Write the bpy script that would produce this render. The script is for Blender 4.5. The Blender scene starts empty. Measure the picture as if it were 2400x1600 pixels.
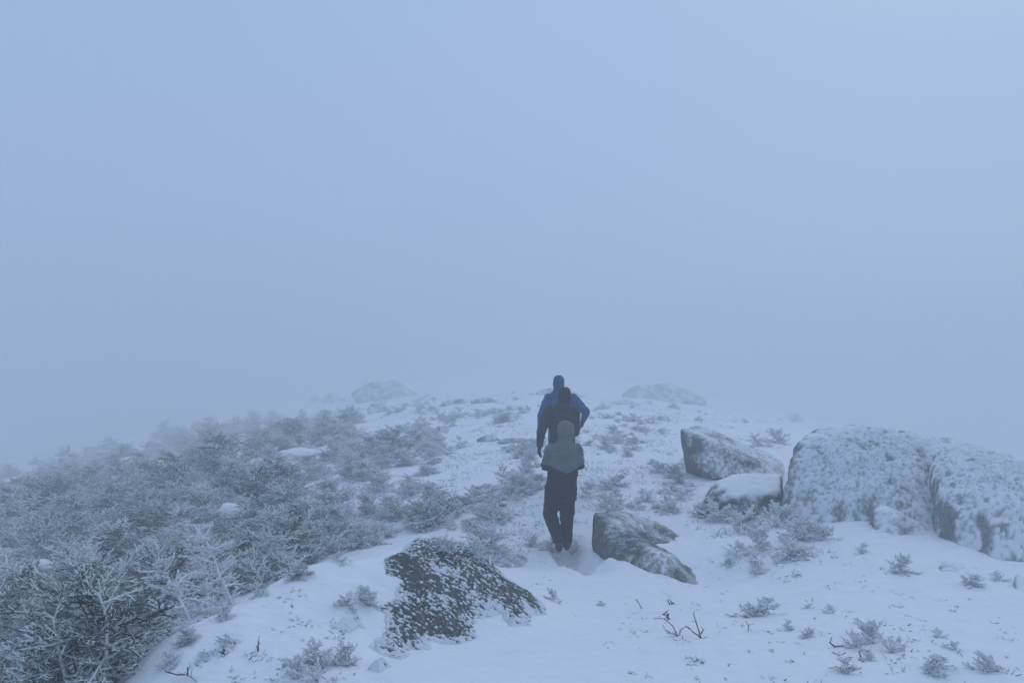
import bpy, bmesh, math, random
import numpy as np
from mathutils import Vector, Matrix

random.seed(11)
RNG = np.random.default_rng(11)
SC = bpy.context.scene
COL = SC.collection

# ------------------------------------------------------------------ camera
CAM_Z = 1.65
FPX = 1746.0                                  # focal length in pixels of the 2400 px wide photograph
cam_data = bpy.data.cameras.new('camera')
cam_data.sensor_width = 36.0
cam_data.lens = FPX / 2400.0 * 36.0
cam_data.clip_start = 0.05
cam_data.clip_end = 2000.0
cam = bpy.data.objects.new('camera', cam_data)
cam.location = (0, 0, CAM_Z)
cam.rotation_euler = (math.radians(90), 0, 0)
COL.objects.link(cam)
SC.camera = cam

# ------------------------------------------------------------------ sky (thick cloud), sun, exposure
SUN_EL, SUN_AZ = 42.0, 35.0
world = bpy.data.worlds.new('World')
SC.world = world
world.use_nodes = True
wn, wl = world.node_tree.nodes, world.node_tree.links
wn.clear()
w_out = wn.new('ShaderNodeOutputWorld')
w_bg = wn.new('ShaderNodeBackground')
w_bg.inputs['Strength'].default_value = 0.1
w_sky = wn.new('ShaderNodeTexSky')
w_sky.sky_type = 'NISHITA'
w_sky.sun_disc = False
w_sky.sun_elevation = math.radians(SUN_EL)
w_sky.sun_rotation = math.radians(SUN_AZ)
w_sky.dust_density = 4.0
w_tc = wn.new('ShaderNodeTexCoord')
w_sep = wn.new('ShaderNodeSeparateXYZ')
w_map = wn.new('ShaderNodeMapRange')          # cloud is brighter towards the zenith
w_map.inputs['From Min'].default_value = -0.05
w_map.inputs['From Max'].default_value = 1.0
w_map.inputs['To Min'].default_value = 1.31
w_map.inputs['To Max'].default_value = 1.54
w_noise = wn.new('ShaderNodeTexNoise')
w_noise.inputs['Scale'].default_value = 1.7
w_noise.inputs['Detail'].default_value = 3.0
w_nmap = wn.new('ShaderNodeMapRange')
w_nmap.inputs['To Min'].default_value = 0.95
w_nmap.inputs['To Max'].default_value = 1.05
w_mul = wn.new('ShaderNodeMath'); w_mul.operation = 'MULTIPLY'
w_col = wn.new('ShaderNodeVectorMath'); w_col.operation = 'SCALE'
w_col.inputs[0].default_value = (2.43, 3.46, 5.27)
w_mix = wn.new('ShaderNodeMix'); w_mix.data_type = 'RGBA'
w_mix.inputs['Factor'].default_value = 0.94
wl.new(w_tc.outputs['Generated'], w_sep.inputs[0])
wl.new(w_sep.outputs['Z'], w_map.inputs['Value'])
wl.new(w_tc.outputs['Generated'], w_noise.inputs['Vector'])
wl.new(w_noise.outputs['Fac'], w_nmap.inputs['Value'])
wl.new(w_map.outputs[0], w_mul.inputs[0])
wl.new(w_nmap.outputs[0], w_mul.inputs[1])
wl.new(w_mul.outputs[0], w_col.inputs['Scale'])
wl.new(w_sky.outputs['Color'], w_mix.inputs[6])
wl.new(w_col.outputs[0], w_mix.inputs[7])
wl.new(w_mix.outputs[2], w_bg.inputs['Color'])
wl.new(w_bg.outputs[0], w_out.inputs['Surface'])

sun_data = bpy.data.lights.new('sun', 'SUN')
sun_data.energy = 0.45
sun_data.angle = math.radians(80)
sun_data.color = (1.0, 0.97, 0.93)
sun = bpy.data.objects.new('sun', sun_data)
sun.rotation_euler = (math.radians(90 - SUN_EL), 0, math.radians(180 - SUN_AZ))
COL.objects.link(sun)

SC.view_settings.view_transform = 'Standard'
SC.view_settings.look = 'None'
SC.view_settings.exposure = 0.0
SC.view_settings.gamma = 1.0
SC.render.engine = 'CYCLES'
SC.cycles.max_bounces = 6
SC.cycles.diffuse_bounces = 3
SC.cycles.glossy_bounces = 2
SC.cycles.volume_bounces = 3
SC.cycles.use_denoising = True
SC.cycles.caustics_reflective = False
SC.cycles.caustics_refractive = False

# ------------------------------------------------------------------ numpy noise
def _hash(ix, iy, iz, seed):
    h = (ix.astype(np.int64) * 374761393 + iy.astype(np.int64) * 668265263 + iz.astype(np.int64) * 1274126177 + seed * 974711) & 0xFFFFFFFF
    h = ((h ^ (h >> 13)) * 1274126177) & 0xFFFFFFFF
    h = ((h ^ (h >> 16)) * 2246822519) & 0xFFFFFFFF
    return h ^ (h >> 15)

def perlin(p, seed=0):
    p = np.asarray(p, float)
    i = np.floor(p).astype(np.int64)
    f = p - i
    u = f * f * f * (f * (f * 6 - 15) + 10)
    out = np.zeros(len(p))
    for dx in (0, 1):
        for dy in (0, 1):
            for dz in (0, 1):
                h = _hash(i[:, 0] + dx, i[:, 1] + dy, i[:, 2] + dz, seed)
                a = (h & 0xFFFF) / 65535.0 * 2 * math.pi
                z = ((h >> 16) & 0xFFFF) / 65535.0 * 2 - 1
                s = np.sqrt(1 - z * z)
                g = np.cos(a) * s * (f[:, 0] - dx) + np.sin(a) * s * (f[:, 1] - dy) + z * (f[:, 2] - dz)
                w = (u[:, 0] if dx else 1 - u[:, 0]) * (u[:, 1] if dy else 1 - u[:, 1]) * (u[:, 2] if dz else 1 - u[:, 2])
                out += g * w
    return out * 1.5

def fbm(p, octaves=4, seed=0, gain=0.5, lac=2.03):
    p = np.asarray(p, float)
    a, out, t = 1.0, 0.0, 0.0
    for o in range(octaves):
        out = out + a * perlin(p * lac ** o + 17.3 * o, seed + o)
        t += a
        a *= gain
    return out / t

def worley(p, seed=0):
    i = np.floor(p).astype(np.int64)
    best = np.full(len(p), 9.0)
    for dx in (-1, 0, 1):
        for dy in (-1, 0, 1):
            for dz in (-1, 0, 1):
                c = i + np.array([dx, dy, dz])
                h = _hash(c[:, 0], c[:, 1], c[:, 2], seed)
                q = c + np.stack([(h & 1023) / 1023.0, ((h >> 10) & 1023) / 1023.0, ((h >> 20) & 1023) / 1023.0], 1)
                best = np.minimum(best, ((q - p) ** 2).sum(1))
    return np.sqrt(best)

def sstep(a, b, x):
    t = np.clip((x - a) / (b - a), 0, 1)
    return t * t * (3 - 2 * t)

# ------------------------------------------------------------------ mesh helpers
def mesh_from(name, verts, quads=None, tris=None, mat=None, attrs=None, smooth=True):
    verts = np.asarray(verts, np.float32)
    nq = 0 if quads is None else len(quads)
    nt = 0 if tris is None else len(tris)
    me = bpy.data.meshes.new(name)
    me.vertices.add(len(verts))
    me.vertices.foreach_set('co', verts.ravel())
    idx = []
    if nq: idx.append(np.asarray(quads, np.int32).ravel())
    if nt: idx.append(np.asarray(tris, np.int32).ravel())
    idx = np.concatenate(idx)
    me.loops.add(len(idx))
    me.loops.foreach_set('vertex_index', idx)
    me.polygons.add(nq + nt)
    starts = np.concatenate([np.arange(nq) * 4, nq * 4 + np.arange(nt) * 3]).astype(np.int32)
    me.polygons.foreach_set('loop_start', starts)
    me.polygons.foreach_set('use_smooth', np.full(nq + nt, smooth, bool))
    me.update(calc_edges=True)
    for k, v in (attrs or {}).items():
        at = me.attributes.new(k, 'FLOAT', 'POINT')
        at.data.foreach_set('value', np.asarray(v, np.float32))
    if mat: me.materials.append(mat)
    return me

def link(name, data, parent=None, loc=None):
    o = bpy.data.objects.new(name, data)
    COL.objects.link(o)
    if parent is not None: o.parent = parent
    if loc is not None: o.location = loc
    return o

def tag(o, label, cat, group=None):
    o['label'] = label
    o['category'] = cat
    if group: o['group'] = group
    return o

def structure(o):
    o['kind'] = 'structure'
    return o

# ------------------------------------------------------------------ materials
def new_mat(name):
    m = bpy.data.materials.new(name)
    m.use_nodes = True
    n, l = m.node_tree.nodes, m.node_tree.links
    b = n['Principled BSDF']
    return m, n, l, b

def noise_node(n, l, scale, detail=4, rough=0.55, coord='Object'):
    tc = n.new('ShaderNodeTexCoord')
    t = n.new('ShaderNodeTexNoise')
    t.inputs['Scale'].default_value = scale
    t.inputs['Detail'].default_value = detail
    t.inputs['Roughness'].default_value = rough
    l.new(tc.outputs[coord], t.inputs['Vector'])
    return t

def ramp(n, l, src, stops):
    r = n.new('ShaderNodeValToRGB')
    e = r.color_ramp.elements
    e[0].position, e[0].color = stops[0][0], (*stops[0][1], 1)
    e[1].position, e[1].color = stops[-1][0], (*stops[-1][1], 1)
    for p, c in stops[1:-1]:
        x = e.new(p); x.color = (*c, 1)
    l.new(src, r.inputs['Fac'])
    return r

def mix_rgb(n, l, fac, a, b):
    m = n.new('ShaderNodeMix'); m.data_type = 'RGBA'
    for s, v in ((0, fac), (6, a), (7, b)):
        if hasattr(v, 'default_value') or hasattr(v, 'links'): l.new(v, m.inputs[s])
        elif s == 0: m.inputs[s].default_value = v
        else: m.inputs[s].default_value = (*v, 1)
    return m.outputs[2]

def bump(n, l, h, strength, dist, prev=None):
    b = n.new('ShaderNodeBump')
    b.inputs['Strength'].default_value = strength
    b.inputs['Distance'].default_value = dist
    l.new(h, b.inputs['Height'])
    if prev is not None: l.new(prev, b.inputs['Normal'])
    return b.outputs['Normal']

def attr(n, name):
    a = n.new('ShaderNodeAttribute')
    a.attribute_name = name
    return a.outputs['Fac']

SNOW_C = (0.86, 0.87, 0.89)

def make_snow():
    m, n, l, b = new_mat('wind_packed_snow')
    t1 = noise_node(n, l, 6.0, 5)
    r = ramp(n, l, t1.outputs['Fac'], [(0.3, (0.80, 0.82, 0.85)), (0.7, SNOW_C)])
    l.new(r.outputs[0], b.inputs['Base Color'])
    b.inputs['Roughness'].default_value = 0.75
    b.inputs['Specular IOR Level'].default_value = 0.25
    tc = n.new('ShaderNodeTexCoord')
    mp = n.new('ShaderNodeMapping')
    mp.inputs['Scale'].default_value = (7.0, 22.0, 9.0)      # wind ripples lie across the view
    mp.inputs['Rotation'].default_value = (0, 0, math.radians(14))
    l.new(tc.outputs['Object'], mp.inputs['Vector'])
    t2 = n.new('ShaderNodeTexNoise'); t2.inputs['Detail'].default_value = 5
    t2.inputs['Scale'].default_value = 1.0
    l.new(mp.outputs[0], t2.inputs['Vector'])
    t3 = noise_node(n, l, 90.0, 3)
    nb = bump(n, l, t2.outputs['Fac'], 0.55, 0.035)
    nb = bump(n, l, t3.outputs['Fac'], 0.4, 0.008, nb)
    l.new(nb, b.inputs['Normal'])
    return m

def make_rock(name, dark, light, lichen, rime_c=(0.74, 0.77, 0.80)):
    m, n, l, b = new_mat(name)
    t1 = noise_node(n, l, 5.0, 8, 0.65)
    base = ramp(n, l, t1.outputs['Fac'], [(0.32, dark), (0.5, light), (0.68, dark)])
    t2 = noise_node(n, l, 13.0, 6, 0.7)
    li = ramp(n, l, t2.outputs['Fac'], [(0.5, (0, 0, 0)), (0.6, (1, 1, 1))])
    c = mix_rgb(n, l, li.outputs[0], base.outputs[0], lichen)
    t3 = noise_node(n, l, 60.0, 5, 0.7)
    sp = ramp(n, l, t3.outputs['Fac'], [(0.38, (0.45, 0.45, 0.45)), (0.62, (1.35, 1.35, 1.35))])
    mm = n.new('ShaderNodeMix'); mm.data_type = 'RGBA'; mm.blend_type = 'MULTIPLY'
    mm.inputs[0].default_value = 0.7
    l.new(c, mm.inputs[6]); l.new(sp.outputs[0], mm.inputs[7])
    # rime: the modelled crust, broken up by a finer grain
    t4 = noise_node(n, l, 70.0, 4, 0.7)
    add = n.new('ShaderNodeMath'); add.operation = 'MULTIPLY_ADD'
    l.new(t4.outputs['Fac'], add.inputs[0]); add.inputs[1].default_value = 0.9; 
    l.new(attr(n, 'rime'), add.inputs[2])
    fr = ramp(n, l, add.outputs[0], [(0.50, (0, 0, 0)), (1.22, (1, 1, 1))])
    out = mix_rgb(n, l, fr.outputs[0], mm.outputs[2], rime_c)
    out = mix_rgb(n, l, attr(n, 'snow'), out, SNOW_C)
    l.new(out, b.inputs['Base Color'])
    b.inputs['Roughness'].default_value = 0.85
    b.inputs['Specular IOR Level'].default_value = 0.2
    nb = bump(n, l, t3.outputs['Fac'], 0.5, 0.012)
    nb = bump(n, l, t4.outputs['Fac'], 0.35, 0.008, nb)
    l.new(nb, b.inputs['Normal'])
    return m

def make_foliage(name, needle_a, needle_b, rime_c, lo=0.55, hi=0.95):
    m, n, l, b = new_mat(name)
    t = noise_node(n, l, 9.0, 3)
    nd = ramp(n, l, t.outputs['Fac'], [(0.35, needle_a), (0.65, needle_b)])
    t2 = noise_node(n, l, 55.0, 2)
    ad = n.new('ShaderNodeMath'); ad.operation = 'MULTIPLY_ADD'
    l.new(t2.outputs['Fac'], ad.inputs[0]); ad.inputs[1].default_value = 0.7
    oi = n.new('ShaderNodeObjectInfo')
    vary = n.new('ShaderNodeMath'); vary.operation = 'MULTIPLY_ADD'
    l.new(oi.outputs['Random'], vary.inputs[0]); vary.inputs[1].default_value = 0.42; vary.inputs[2].default_value = -0.19
    sm = n.new('ShaderNodeMath'); l.new(vary.outputs[0], sm.inputs[0]); l.new(attr(n, 'rime'), sm.inputs[1])
    l.new(sm.outputs[0], ad.inputs[2])
    fr = ramp(n, l, ad.outputs[0], [(lo, (0, 0, 0)), (hi, (1, 1, 1))])
    l.new(mix_rgb(n, l, fr.outputs[0], nd.outputs[0], rime_c), b.inputs['Base Color'])
    b.inputs['Roughness'].default_value = 0.85
    b.inputs['Specular IOR Level'].default_value = 0.15
    return m

def make_cloth(name, colour, grain=420.0, rough=0.75, lower=None):
    m, n, l, b = new_mat(name)
    t = noise_node(n, l, 7.0, 4)
    a = tuple(c * 0.82 for c in colour); bb = tuple(min(1, c * 1.15) for c in colour)
    c = ramp(n, l, t.outputs['Fac'], [(0.35, a), (0.65, bb)]).outputs[0]
    if lower is not None:                       # colour-blocked jacket: the upper panel ends in a point at the back
        la = tuple(x * 0.85 for x in lower); lb = tuple(x * 1.15 for x in lower)
        c2 = ramp(n, l, t.outputs['Fac'], [(0.35, la), (0.65, lb)]).outputs[0]
        l.new(mix_rgb(n, l, attr(n, 'panel'), c2, c), b.inputs['Base Color'])
    else:
        l.new(c, b.inputs['Base Color'])
    t2 = noise_node(n, l, grain, 2)
    t3 = noise_node(n, l, 16.0, 3)
    nb = bump(n, l, t3.outputs['Fac'], 0.6, 0.03)
    l.new(bump(n, l, t2.outputs['Fac'], 0.2, 0.002, nb), b.inputs['Normal'])
    b.inputs['Roughness'].default_value = rough
    b.inputs['Specular IOR Level'].default_value = 0.25
    return m

def make_plain(name, a, bcol, scale=20.0, rough=0.6):
    m, n, l, b = new_mat(name)
    t = noise_node(n, l, scale, 4)
    l.new(ramp(n, l, t.outputs['Fac'], [(0.35, a), (0.65, bcol)]).outputs[0], b.inputs['Base Color'])
    b.inputs['Roughness'].default_value = rough
    return m

M_SNOW = make_snow()
M_ROCK_DARK = make_rock('lichen_granite', (0.050, 0.056, 0.052), (0.115, 0.120, 0.108), (0.085, 0.115, 0.090))
M_ROCK_GREY = make_rock('grey_granite', (0.155, 0.16, 0.165), (0.265, 0.27, 0.275), (0.195, 0.22, 0.205))
M_ROCK_MID = make_rock('weathered_granite', (0.100, 0.098, 0.100), (0.175, 0.168, 0.168), (0.14, 0.15, 0.135))
M_ROCK_FAR = make_rock('frosted_granite', (0.17, 0.16, 0.165), (0.26, 0.245, 0.245), (0.21, 0.21, 0.20))
M_SPRUCE = make_foliage('rimed_spruce', (0.022, 0.038, 0.028), (0.055, 0.080, 0.058), (0.70, 0.75, 0.73))
M_SPRUCE_W = make_foliage('heavily_rimed_spruce', (0.035, 0.050, 0.045), (0.075, 0.090, 0.080), (0.78, 0.81, 0.83), 0.34, 0.84)
M_BARK = make_foliage('rimed_bark', (0.035, 0.028, 0.024), (0.075, 0.062, 0.052), (0.70, 0.73, 0.75))
M_TWIG = make_foliage('bare_twig', (0.022, 0.018, 0.017), (0.05, 0.042, 0.036), (0.72, 0.75, 0.78))

# ------------------------------------------------------------------ terrain
def px_world(px, py, d):
    return np.array([(px - 1200.0) / FPX * d, d, CAM_Z - (py - 800.0) / FPX * d])

_CP = [  # x, distance, height below the camera
    # open snow in front
    (0.3, 3.6, -1.65), (0.3, 4.7, -1.90), (0.35, 5.6, -2.07), (0.4, 6.3, -2.20), (0.0, 8.0, -2.46), (0.65, 9.5, -2.67), (0.75, 11.2, -2.44), (0.82, 12.6, -2.37),
    (1.5, 3.7, -1.66), (3.0, 3.7, -1.70), (2.5, 5.0, -1.87), (3.6, 5.0, -1.93), (1.5, 6.6, -2.26), (1.4, 5.0, -1.97), (3.0, 7.0, -2.14), (4.6, 6.5, -2.07),
    (1.45, 7.7, -2.44), (1.95, 7.65, -2.46), (2.45, 8.0, -2.30), (1.16, 8.8, -2.40), (0.74, 8.8, -2.60), (1.8, 9.5, -2.50), (3.1, 10.2, -2.42), (4.0, 9.0, -2.16), (6.5, 9.0, -2.30), (3.6, 12.3, -2.33), (2.0, 12.5, -2.40),
    (-1.0, 9.5, -2.62), (-2.0, 11.0, -2.80), (-1.0, 12.5, -2.55), (0.3, 15.0, -2.42),
    # the snowy dome in the foreground
    (-0.69, 5.95, -1.64), (-1.43, 5.0, -1.52), (-1.70, 4.5, -1.61), (-1.92, 4.1, -1.65), (-0.98, 4.3, -1.66), (-1.24, 3.6, -1.62), (-0.25, 5.8, -1.72), (0.20, 5.6, -2.00), (-0.52, 4.5, -1.84), (-0.3, 3.9, -1.70),
    (-0.75, 7.0, -2.28), (-0.2, 7.0, -2.28), (-1.75, 6.0, -2.35), (-2.3, 5.0, -2.45), (-2.75, 4.2, -2.52), (-2.6, 3.2, -2.2),
    # slope on the left
    (-4.0, 6.0, -2.85), (-2.6, 7.0, -2.6), (-7.5, 11.0, -3.45), (-4.0, 11.0, -3.05), (-12.0, 18.0, -4.35), (-6.0, 18.0, -3.35), (-3.0, 18.0, -2.78),
    (-20.0, 30.0, -5.9), (-10.0, 30.0, -4.0), (-5.0, 30.0, -2.85), (-30.0, 45.0, -7.4), (-15.0, 45.0, -4.7), (-5.0, 45.0, -2.75), (-32.0, 65.0, -8.2), (-15.0, 65.0, -4.8), (-5.0, 65.0, -2.75),
    # ridge ahead and slope on the right
    (0.3, 22.0, -2.35), (0.3, 30.0, -2.12), (0.3, 45.0, -2.1), (0.0, 62.0, -2.3), (5.0, 65.0, -2.5), (3.0, 18.0, -2.42), (8.0, 18.0, -2.75), (12.0, 18.0, -3.5), (6.0, 30.0, -2.65), (12.0, 30.0, -3.5), (20.0, 30.0, -5.3),
    (6.0, 45.0, -2.8), (11.3, 45.0, -3.5), (20.0, 45.0, -5.3), (30.0, 45.0, -7.6), (15.0, 65.0, -4.6), (32.0, 65.0, -8.5), (9.0, 9.0, -2.9), (8.0, 5.0, -2.6),
    # beyond the crest and all round
    (0, 85, -5.0), (-25, 85, -9.0), (25, 85, -9.0), (-60, 100, -20), (60, 100, -20), (0, 130, -14), (0, 220, -34), (-150, 220, -52), (150, 220, -52), (-100, 50, -30), (100, 50, -30), (-200, 0, -52), (200, 0, -52),
    (-14, 6, -4.8), (-10, 0, -3.4), (14, 0, -3.6), (0, 0, -1.65), (0, -20, -3.0), (-30, -20, -8), (30, -20, -8), (-2.5, 1.0, -1.9), (3, 1, -1.7),
]
_CP = np.array(_CP, float)
_CP *= np.interp(_CP[:, 1], [22, 30, 45, 65, 85, 130, 220], [1.0, 1.45, 1.95, 2.2, 2.05, 1.6, 1.1])[:, None]
_C2 = 0.35 ** 2

def _kern(xy):
    d2 = ((xy[:, None, :] - _CP[None, :, :2]) ** 2).sum(2)
    return np.sqrt(d2 + _C2)

_A = np.block([[_kern(_CP[:, :2]) - 0.0, np.c_[np.ones(len(_CP)), _CP[:, :2]]], [np.c_[np.ones(len(_CP)), _CP[:, :2]].T, np.zeros((3, 3))]])
_W = np.linalg.solve(_A, np.r_[_CP[:, 2], 0, 0, 0])

def terrain_base(xy):
    xy = np.asarray(xy, float)
    out = np.empty(len(xy))
    for s in range(0, len(xy), 40000):
        q = xy[s:s + 40000]
        out[s:s + 40000] = _kern(q) @ _W[:-3] + _W[-3] + q @ _W[-2:]
    return out + CAM_Z

_TR = np.array([(0.62, 9.75), (0.66, 9.1), (0.74, 8.5), (0.88, 7.7)])      # trodden trench behind the last hiker

def terrain(xy, detail=True):
    xy = np.asarray(xy, float)
    z = terrain_base(xy)
    r = np.hypot(xy[:, 0], xy[:, 1])
    p = np.c_[xy, np.zeros(len(xy))]
    amp = np.clip(r / 25.0, 0.25, 1.5)
    z = z + 0.10 * amp * fbm(p * 0.35, 3, 5) * sstep(6, 20, r)
    z = z + 0.045 * fbm(p * 1.1, 3, 8)
    # trench
    best = np.full(len(xy), 9.0); side = np.zeros(len(xy)); along = np.zeros(len(xy))
    for k in range(len(_TR) - 1):
        a, b = _TR[k], _TR[k + 1]
        ab = b - a
        t = np.clip(((xy - a) @ ab) / (ab @ ab), 0, 1)
        v = xy - (a + t[:, None] * ab)
        d = np.hypot(v[:, 0], v[:, 1])
        u = d < best
        best = np.where(u, d, best)
        side = np.where(u, v[:, 0], side)
        along = np.where(u, (k + t) / (len(_TR) - 1), along)
    nz = fbm(p * 4.0, 3, 77)
    wl_, wr_ = 0.13, 0.30
    w = np.where(side < 0, wl_, wr_) * (1 + 0.5 * nz)
    z = z - 0.21 * (1 - sstep(0.35, 1.05, best / np.maximum(w, 0.02))) * (1 - sstep(0.62, 1.0, along))
    if detail:
        q = p.copy()
        ca, sa = math.cos(0.3), math.sin(0.3)
        u1 = q[:, 0] * ca + q[:, 1] * sa; v1 = -q[:, 0] * sa + q[:, 1] * ca
        rip = fbm(np.c_[u1 * 1.7, v1 * 6.0, np.zeros(len(q))], 4, 21)
        z = z + 0.026 * rip + 0.014 * fbm(p * 8.0, 4, 31)
    return z

def grow(start, end, step0, rate):
    v = [start]
    while v[-1] < end: v.append(v[-1] + max(step0, rate * v[-1]))
    return np.array(v)

ys = np.r_[np.linspace(-40, 1.5, 12)[:-1], np.arange(1.5, 3.2, 0.1), grow(3.2, 250, 0.034, 0.0090)]
xr = np.r_[np.arange(0.0, 3.8, 0.038), grow(3.8, 215, 0.04, 0.018)]
xs = np.r_[-xr[::-1], xr[1:]]
GX, GY = np.meshgrid(xs, ys)
gxy = np.c_[GX.ravel(), GY.ravel()]
gz = terrain(gxy)
nx, ny = len(xs), len(ys)
ii = np.arange(nx * ny).reshape(ny, nx)
gq = np.stack([ii[:-1, :-1], ii[:-1, 1:], ii[1:, 1:], ii[1:, :-1]], -1).reshape(-1, 4)
ground = structure(link('ground', mesh_from('ground', np.c_[gxy, gz], gq, None, M_SNOW)))
GROUND_MIN = float(gz.min())
GZ = gz.reshape(ny, nx)

def height(xy):
    """Snow surface height, read off the ground mesh."""
    xy = np.asarray(xy, float)
    i = np.clip(np.searchsorted(xs, xy[:, 0]) - 1, 0, nx - 2); j = np.clip(np.searchsorted(ys, xy[:, 1]) - 1, 0, ny - 2)
    u = (xy[:, 0] - xs[i]) / (xs[i + 1] - xs[i]); v = (xy[:, 1] - ys[j]) / (ys[j + 1] - ys[j])
    return (GZ[j, i] * (1 - u) + GZ[j, i + 1] * u) * (1 - v) + (GZ[j + 1, i] * (1 - u) + GZ[j + 1, i + 1] * u) * v

def terrain_at(x, y):
    return float(height(np.array([[x, y]]))[0])

def ground_pts(pxs, pys, dmin=2.6, dmax=180.0):
    """Where the view through each photo pixel meets the hill: (x, y, z), nan where it meets none."""
    pxs = np.asarray(pxs, float); pys = np.asarray(pys, float)
    ds = dmin * (dmax / dmin) ** (np.arange(300) / 299.0)
    res = np.full((len(pxs), 3), np.nan)
    for k in range(len(pxs)):
        z = CAM_Z - (pys[k] - 800) / FPX * ds
        t = height(np.c_[(pxs[k] - 1200) / FPX * ds, ds])
        hit = np.nonzero(z < t)[0]
        if len(hit) == 0: continue
        j = hit[0]
        if j == 0: d = ds[0]
        else:
            g0, g1 = z[j - 1] - t[j - 1], z[j] - t[j]
            d = ds[j - 1] + (ds[j] - ds[j - 1]) * g0 / (g0 - g1)
        res[k] = ((pxs[k] - 1200) / FPX * d, d, 0)
    ok = ~np.isnan(res[:, 0])
    if ok.any(): res[ok, 2] = height(res[ok, :2])
    return res



# ------------------------------------------------------------------ boulders
_ICO = {}
def ico(sub):
    if sub not in _ICO:
        bm = bmesh.new()
        bmesh.ops.create_icosphere(bm, subdivisions=sub, radius=1.0)
        v = np.array([x.co[:] for x in bm.verts]); f = np.array([[y.index for y in x.verts] for x in bm.faces])
        bm.free()
        _ICO[sub] = (v / np.linalg.norm(v, axis=1)[:, None], f)
    return _ICO[sub]

def hull_planes(pts):
    bm = bmesh.new()
    for p in pts: bm.verts.new(p)
    bmesh.ops.convex_hull(bm, input=bm.verts)
    bm.normal_update()
    out, c = [], np.mean(pts, 0)
    for f in bm.faces:
        nrm = np.array(f.normal); a = np.array(f.verts[0].co)
        if (a - c) @ nrm < 0: nrm = -nrm
        out.append((nrm, (a - c) @ nrm, f.calc_area()))
    bm.free()
    return c, [(n_, h) for n_, h, ar in out if ar > 1e-5 and h > 1e-4]

def vnormals(v, f):
    nrm = np.zeros_like(v)
    fn = np.cross(v[f[:, 1]] - v[f[:, 0]], v[f[:, 2]] - v[f[:, 0]])
    for k in range(3): np.add.at(nrm, f[:, k], fn)
    return nrm / np.maximum(np.linalg.norm(nrm, axis=1), 1e-12)[:, None]

WIND = np.array([0.75, -0.60, 0.15]); WIND /= np.linalg.norm(WIND)       # where the wind comes from

def boulder(pts, label, mat, sub=6, p=14, seed=0, rough=0.05, rime=0.5, rime_scale=22.0, rime_h=0.02, snow=0.5, stretch=(1, 1, 1), group=None, name='boulder', chips=0.0, drip=0.0):
    """A rounded, weathered block: the convex body of PTS, broken up by noise, then crusted with rime and snow."""
    pts = [np.array(q, float) for q in pts]
    c, planes = hull_planes(pts)
    d, f = ico(sub)
    s = np.zeros(len(d))
    for n_, h in planes: s += (np.maximum(d @ n_, 0) / h) ** p
    v = d * (s ** (-1.0 / p))[:, None]
    size = float(np.ptp(v, axis=0).max())
    wp = v + c
    nrm = vnormals(v, f)
    v = v + nrm * (rough * (fbm(wp * (2.2 / max(size, 0.6)) * 1.3, 4, seed) + 0.45 * fbm(wp * 6.0, 4, seed + 9)))[:, None] * min(1.5, max(size, 0.3))
    if chips:
        w = worley(wp * 2.3, seed + 4)
        v = v - nrm * (chips * sstep(0.35, 0.75, w))[:, None]
    wp = v + c
    nrm = vnormals(v, f)
    up = nrm[:, 2]
    big = fbm(wp * 1.6, 3, seed + 30)
    q = wp * np.array(stretch)
    cell = worley(q * rime_scale, seed + 50)
    fine = fbm(q * rime_scale * 0.45, 4, seed + 60)
    wind = nrm @ WIND
    cov = rime - 0.5 + 0.55 * big + 0.45 * wind + 0.25 * fine
    if drip:
        st = fbm(np.c_[wp[:, 0] * 7, wp[:, 1] * 7, wp[:, 2] * 0.9], 4, seed + 70)
        cov = cov + drip * st
    rm = sstep(-0.30, 0.45, cov)
    rid = 1.0 - 2.6 * np.abs(fbm(q * rime_scale * 0.62, 3, seed + 64, 0.6))
    knob = np.clip(0.75 * sstep(0.30, 0.90, rid) + 0.30 * sstep(0.2, 0.9, 1.0 - cell + 0.5 * fine) + 0.40 * fbm(q * rime_scale * 2.2, 2, seed + 66), 0, 1)
    sn = sstep(0.50, 0.95, up + 0.40 * big + 0.30 * fine + (snow - 0.5) * 0.9) if snow > 0 else np.zeros(len(v))
    rv = np.clip(rm * (0.22 + 0.66 * knob) + 0.10 * fbm(wp * 34, 3, seed + 90), 0, 1)
    v = v + nrm * (rv * rime_h * (1 - sn) + sn * (0.030 + 0.012 * fine))[:, None] + (WIND * 0.55)[None, :] * (rv * knob * rime_h * (1 - sn))[:, None]
    base = np.array([c[0], c[1], (v + c)[:, 2].min()])
    me = mesh_from(name, v + c - base, None, f, mat, {'rime': rv, 'snow': sn})
    o = link(name, me, None, base)
    tag(o, label, 'boulder', group)
    return o

def P(*rows): return [px_world(*r) for r in rows]

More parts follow.
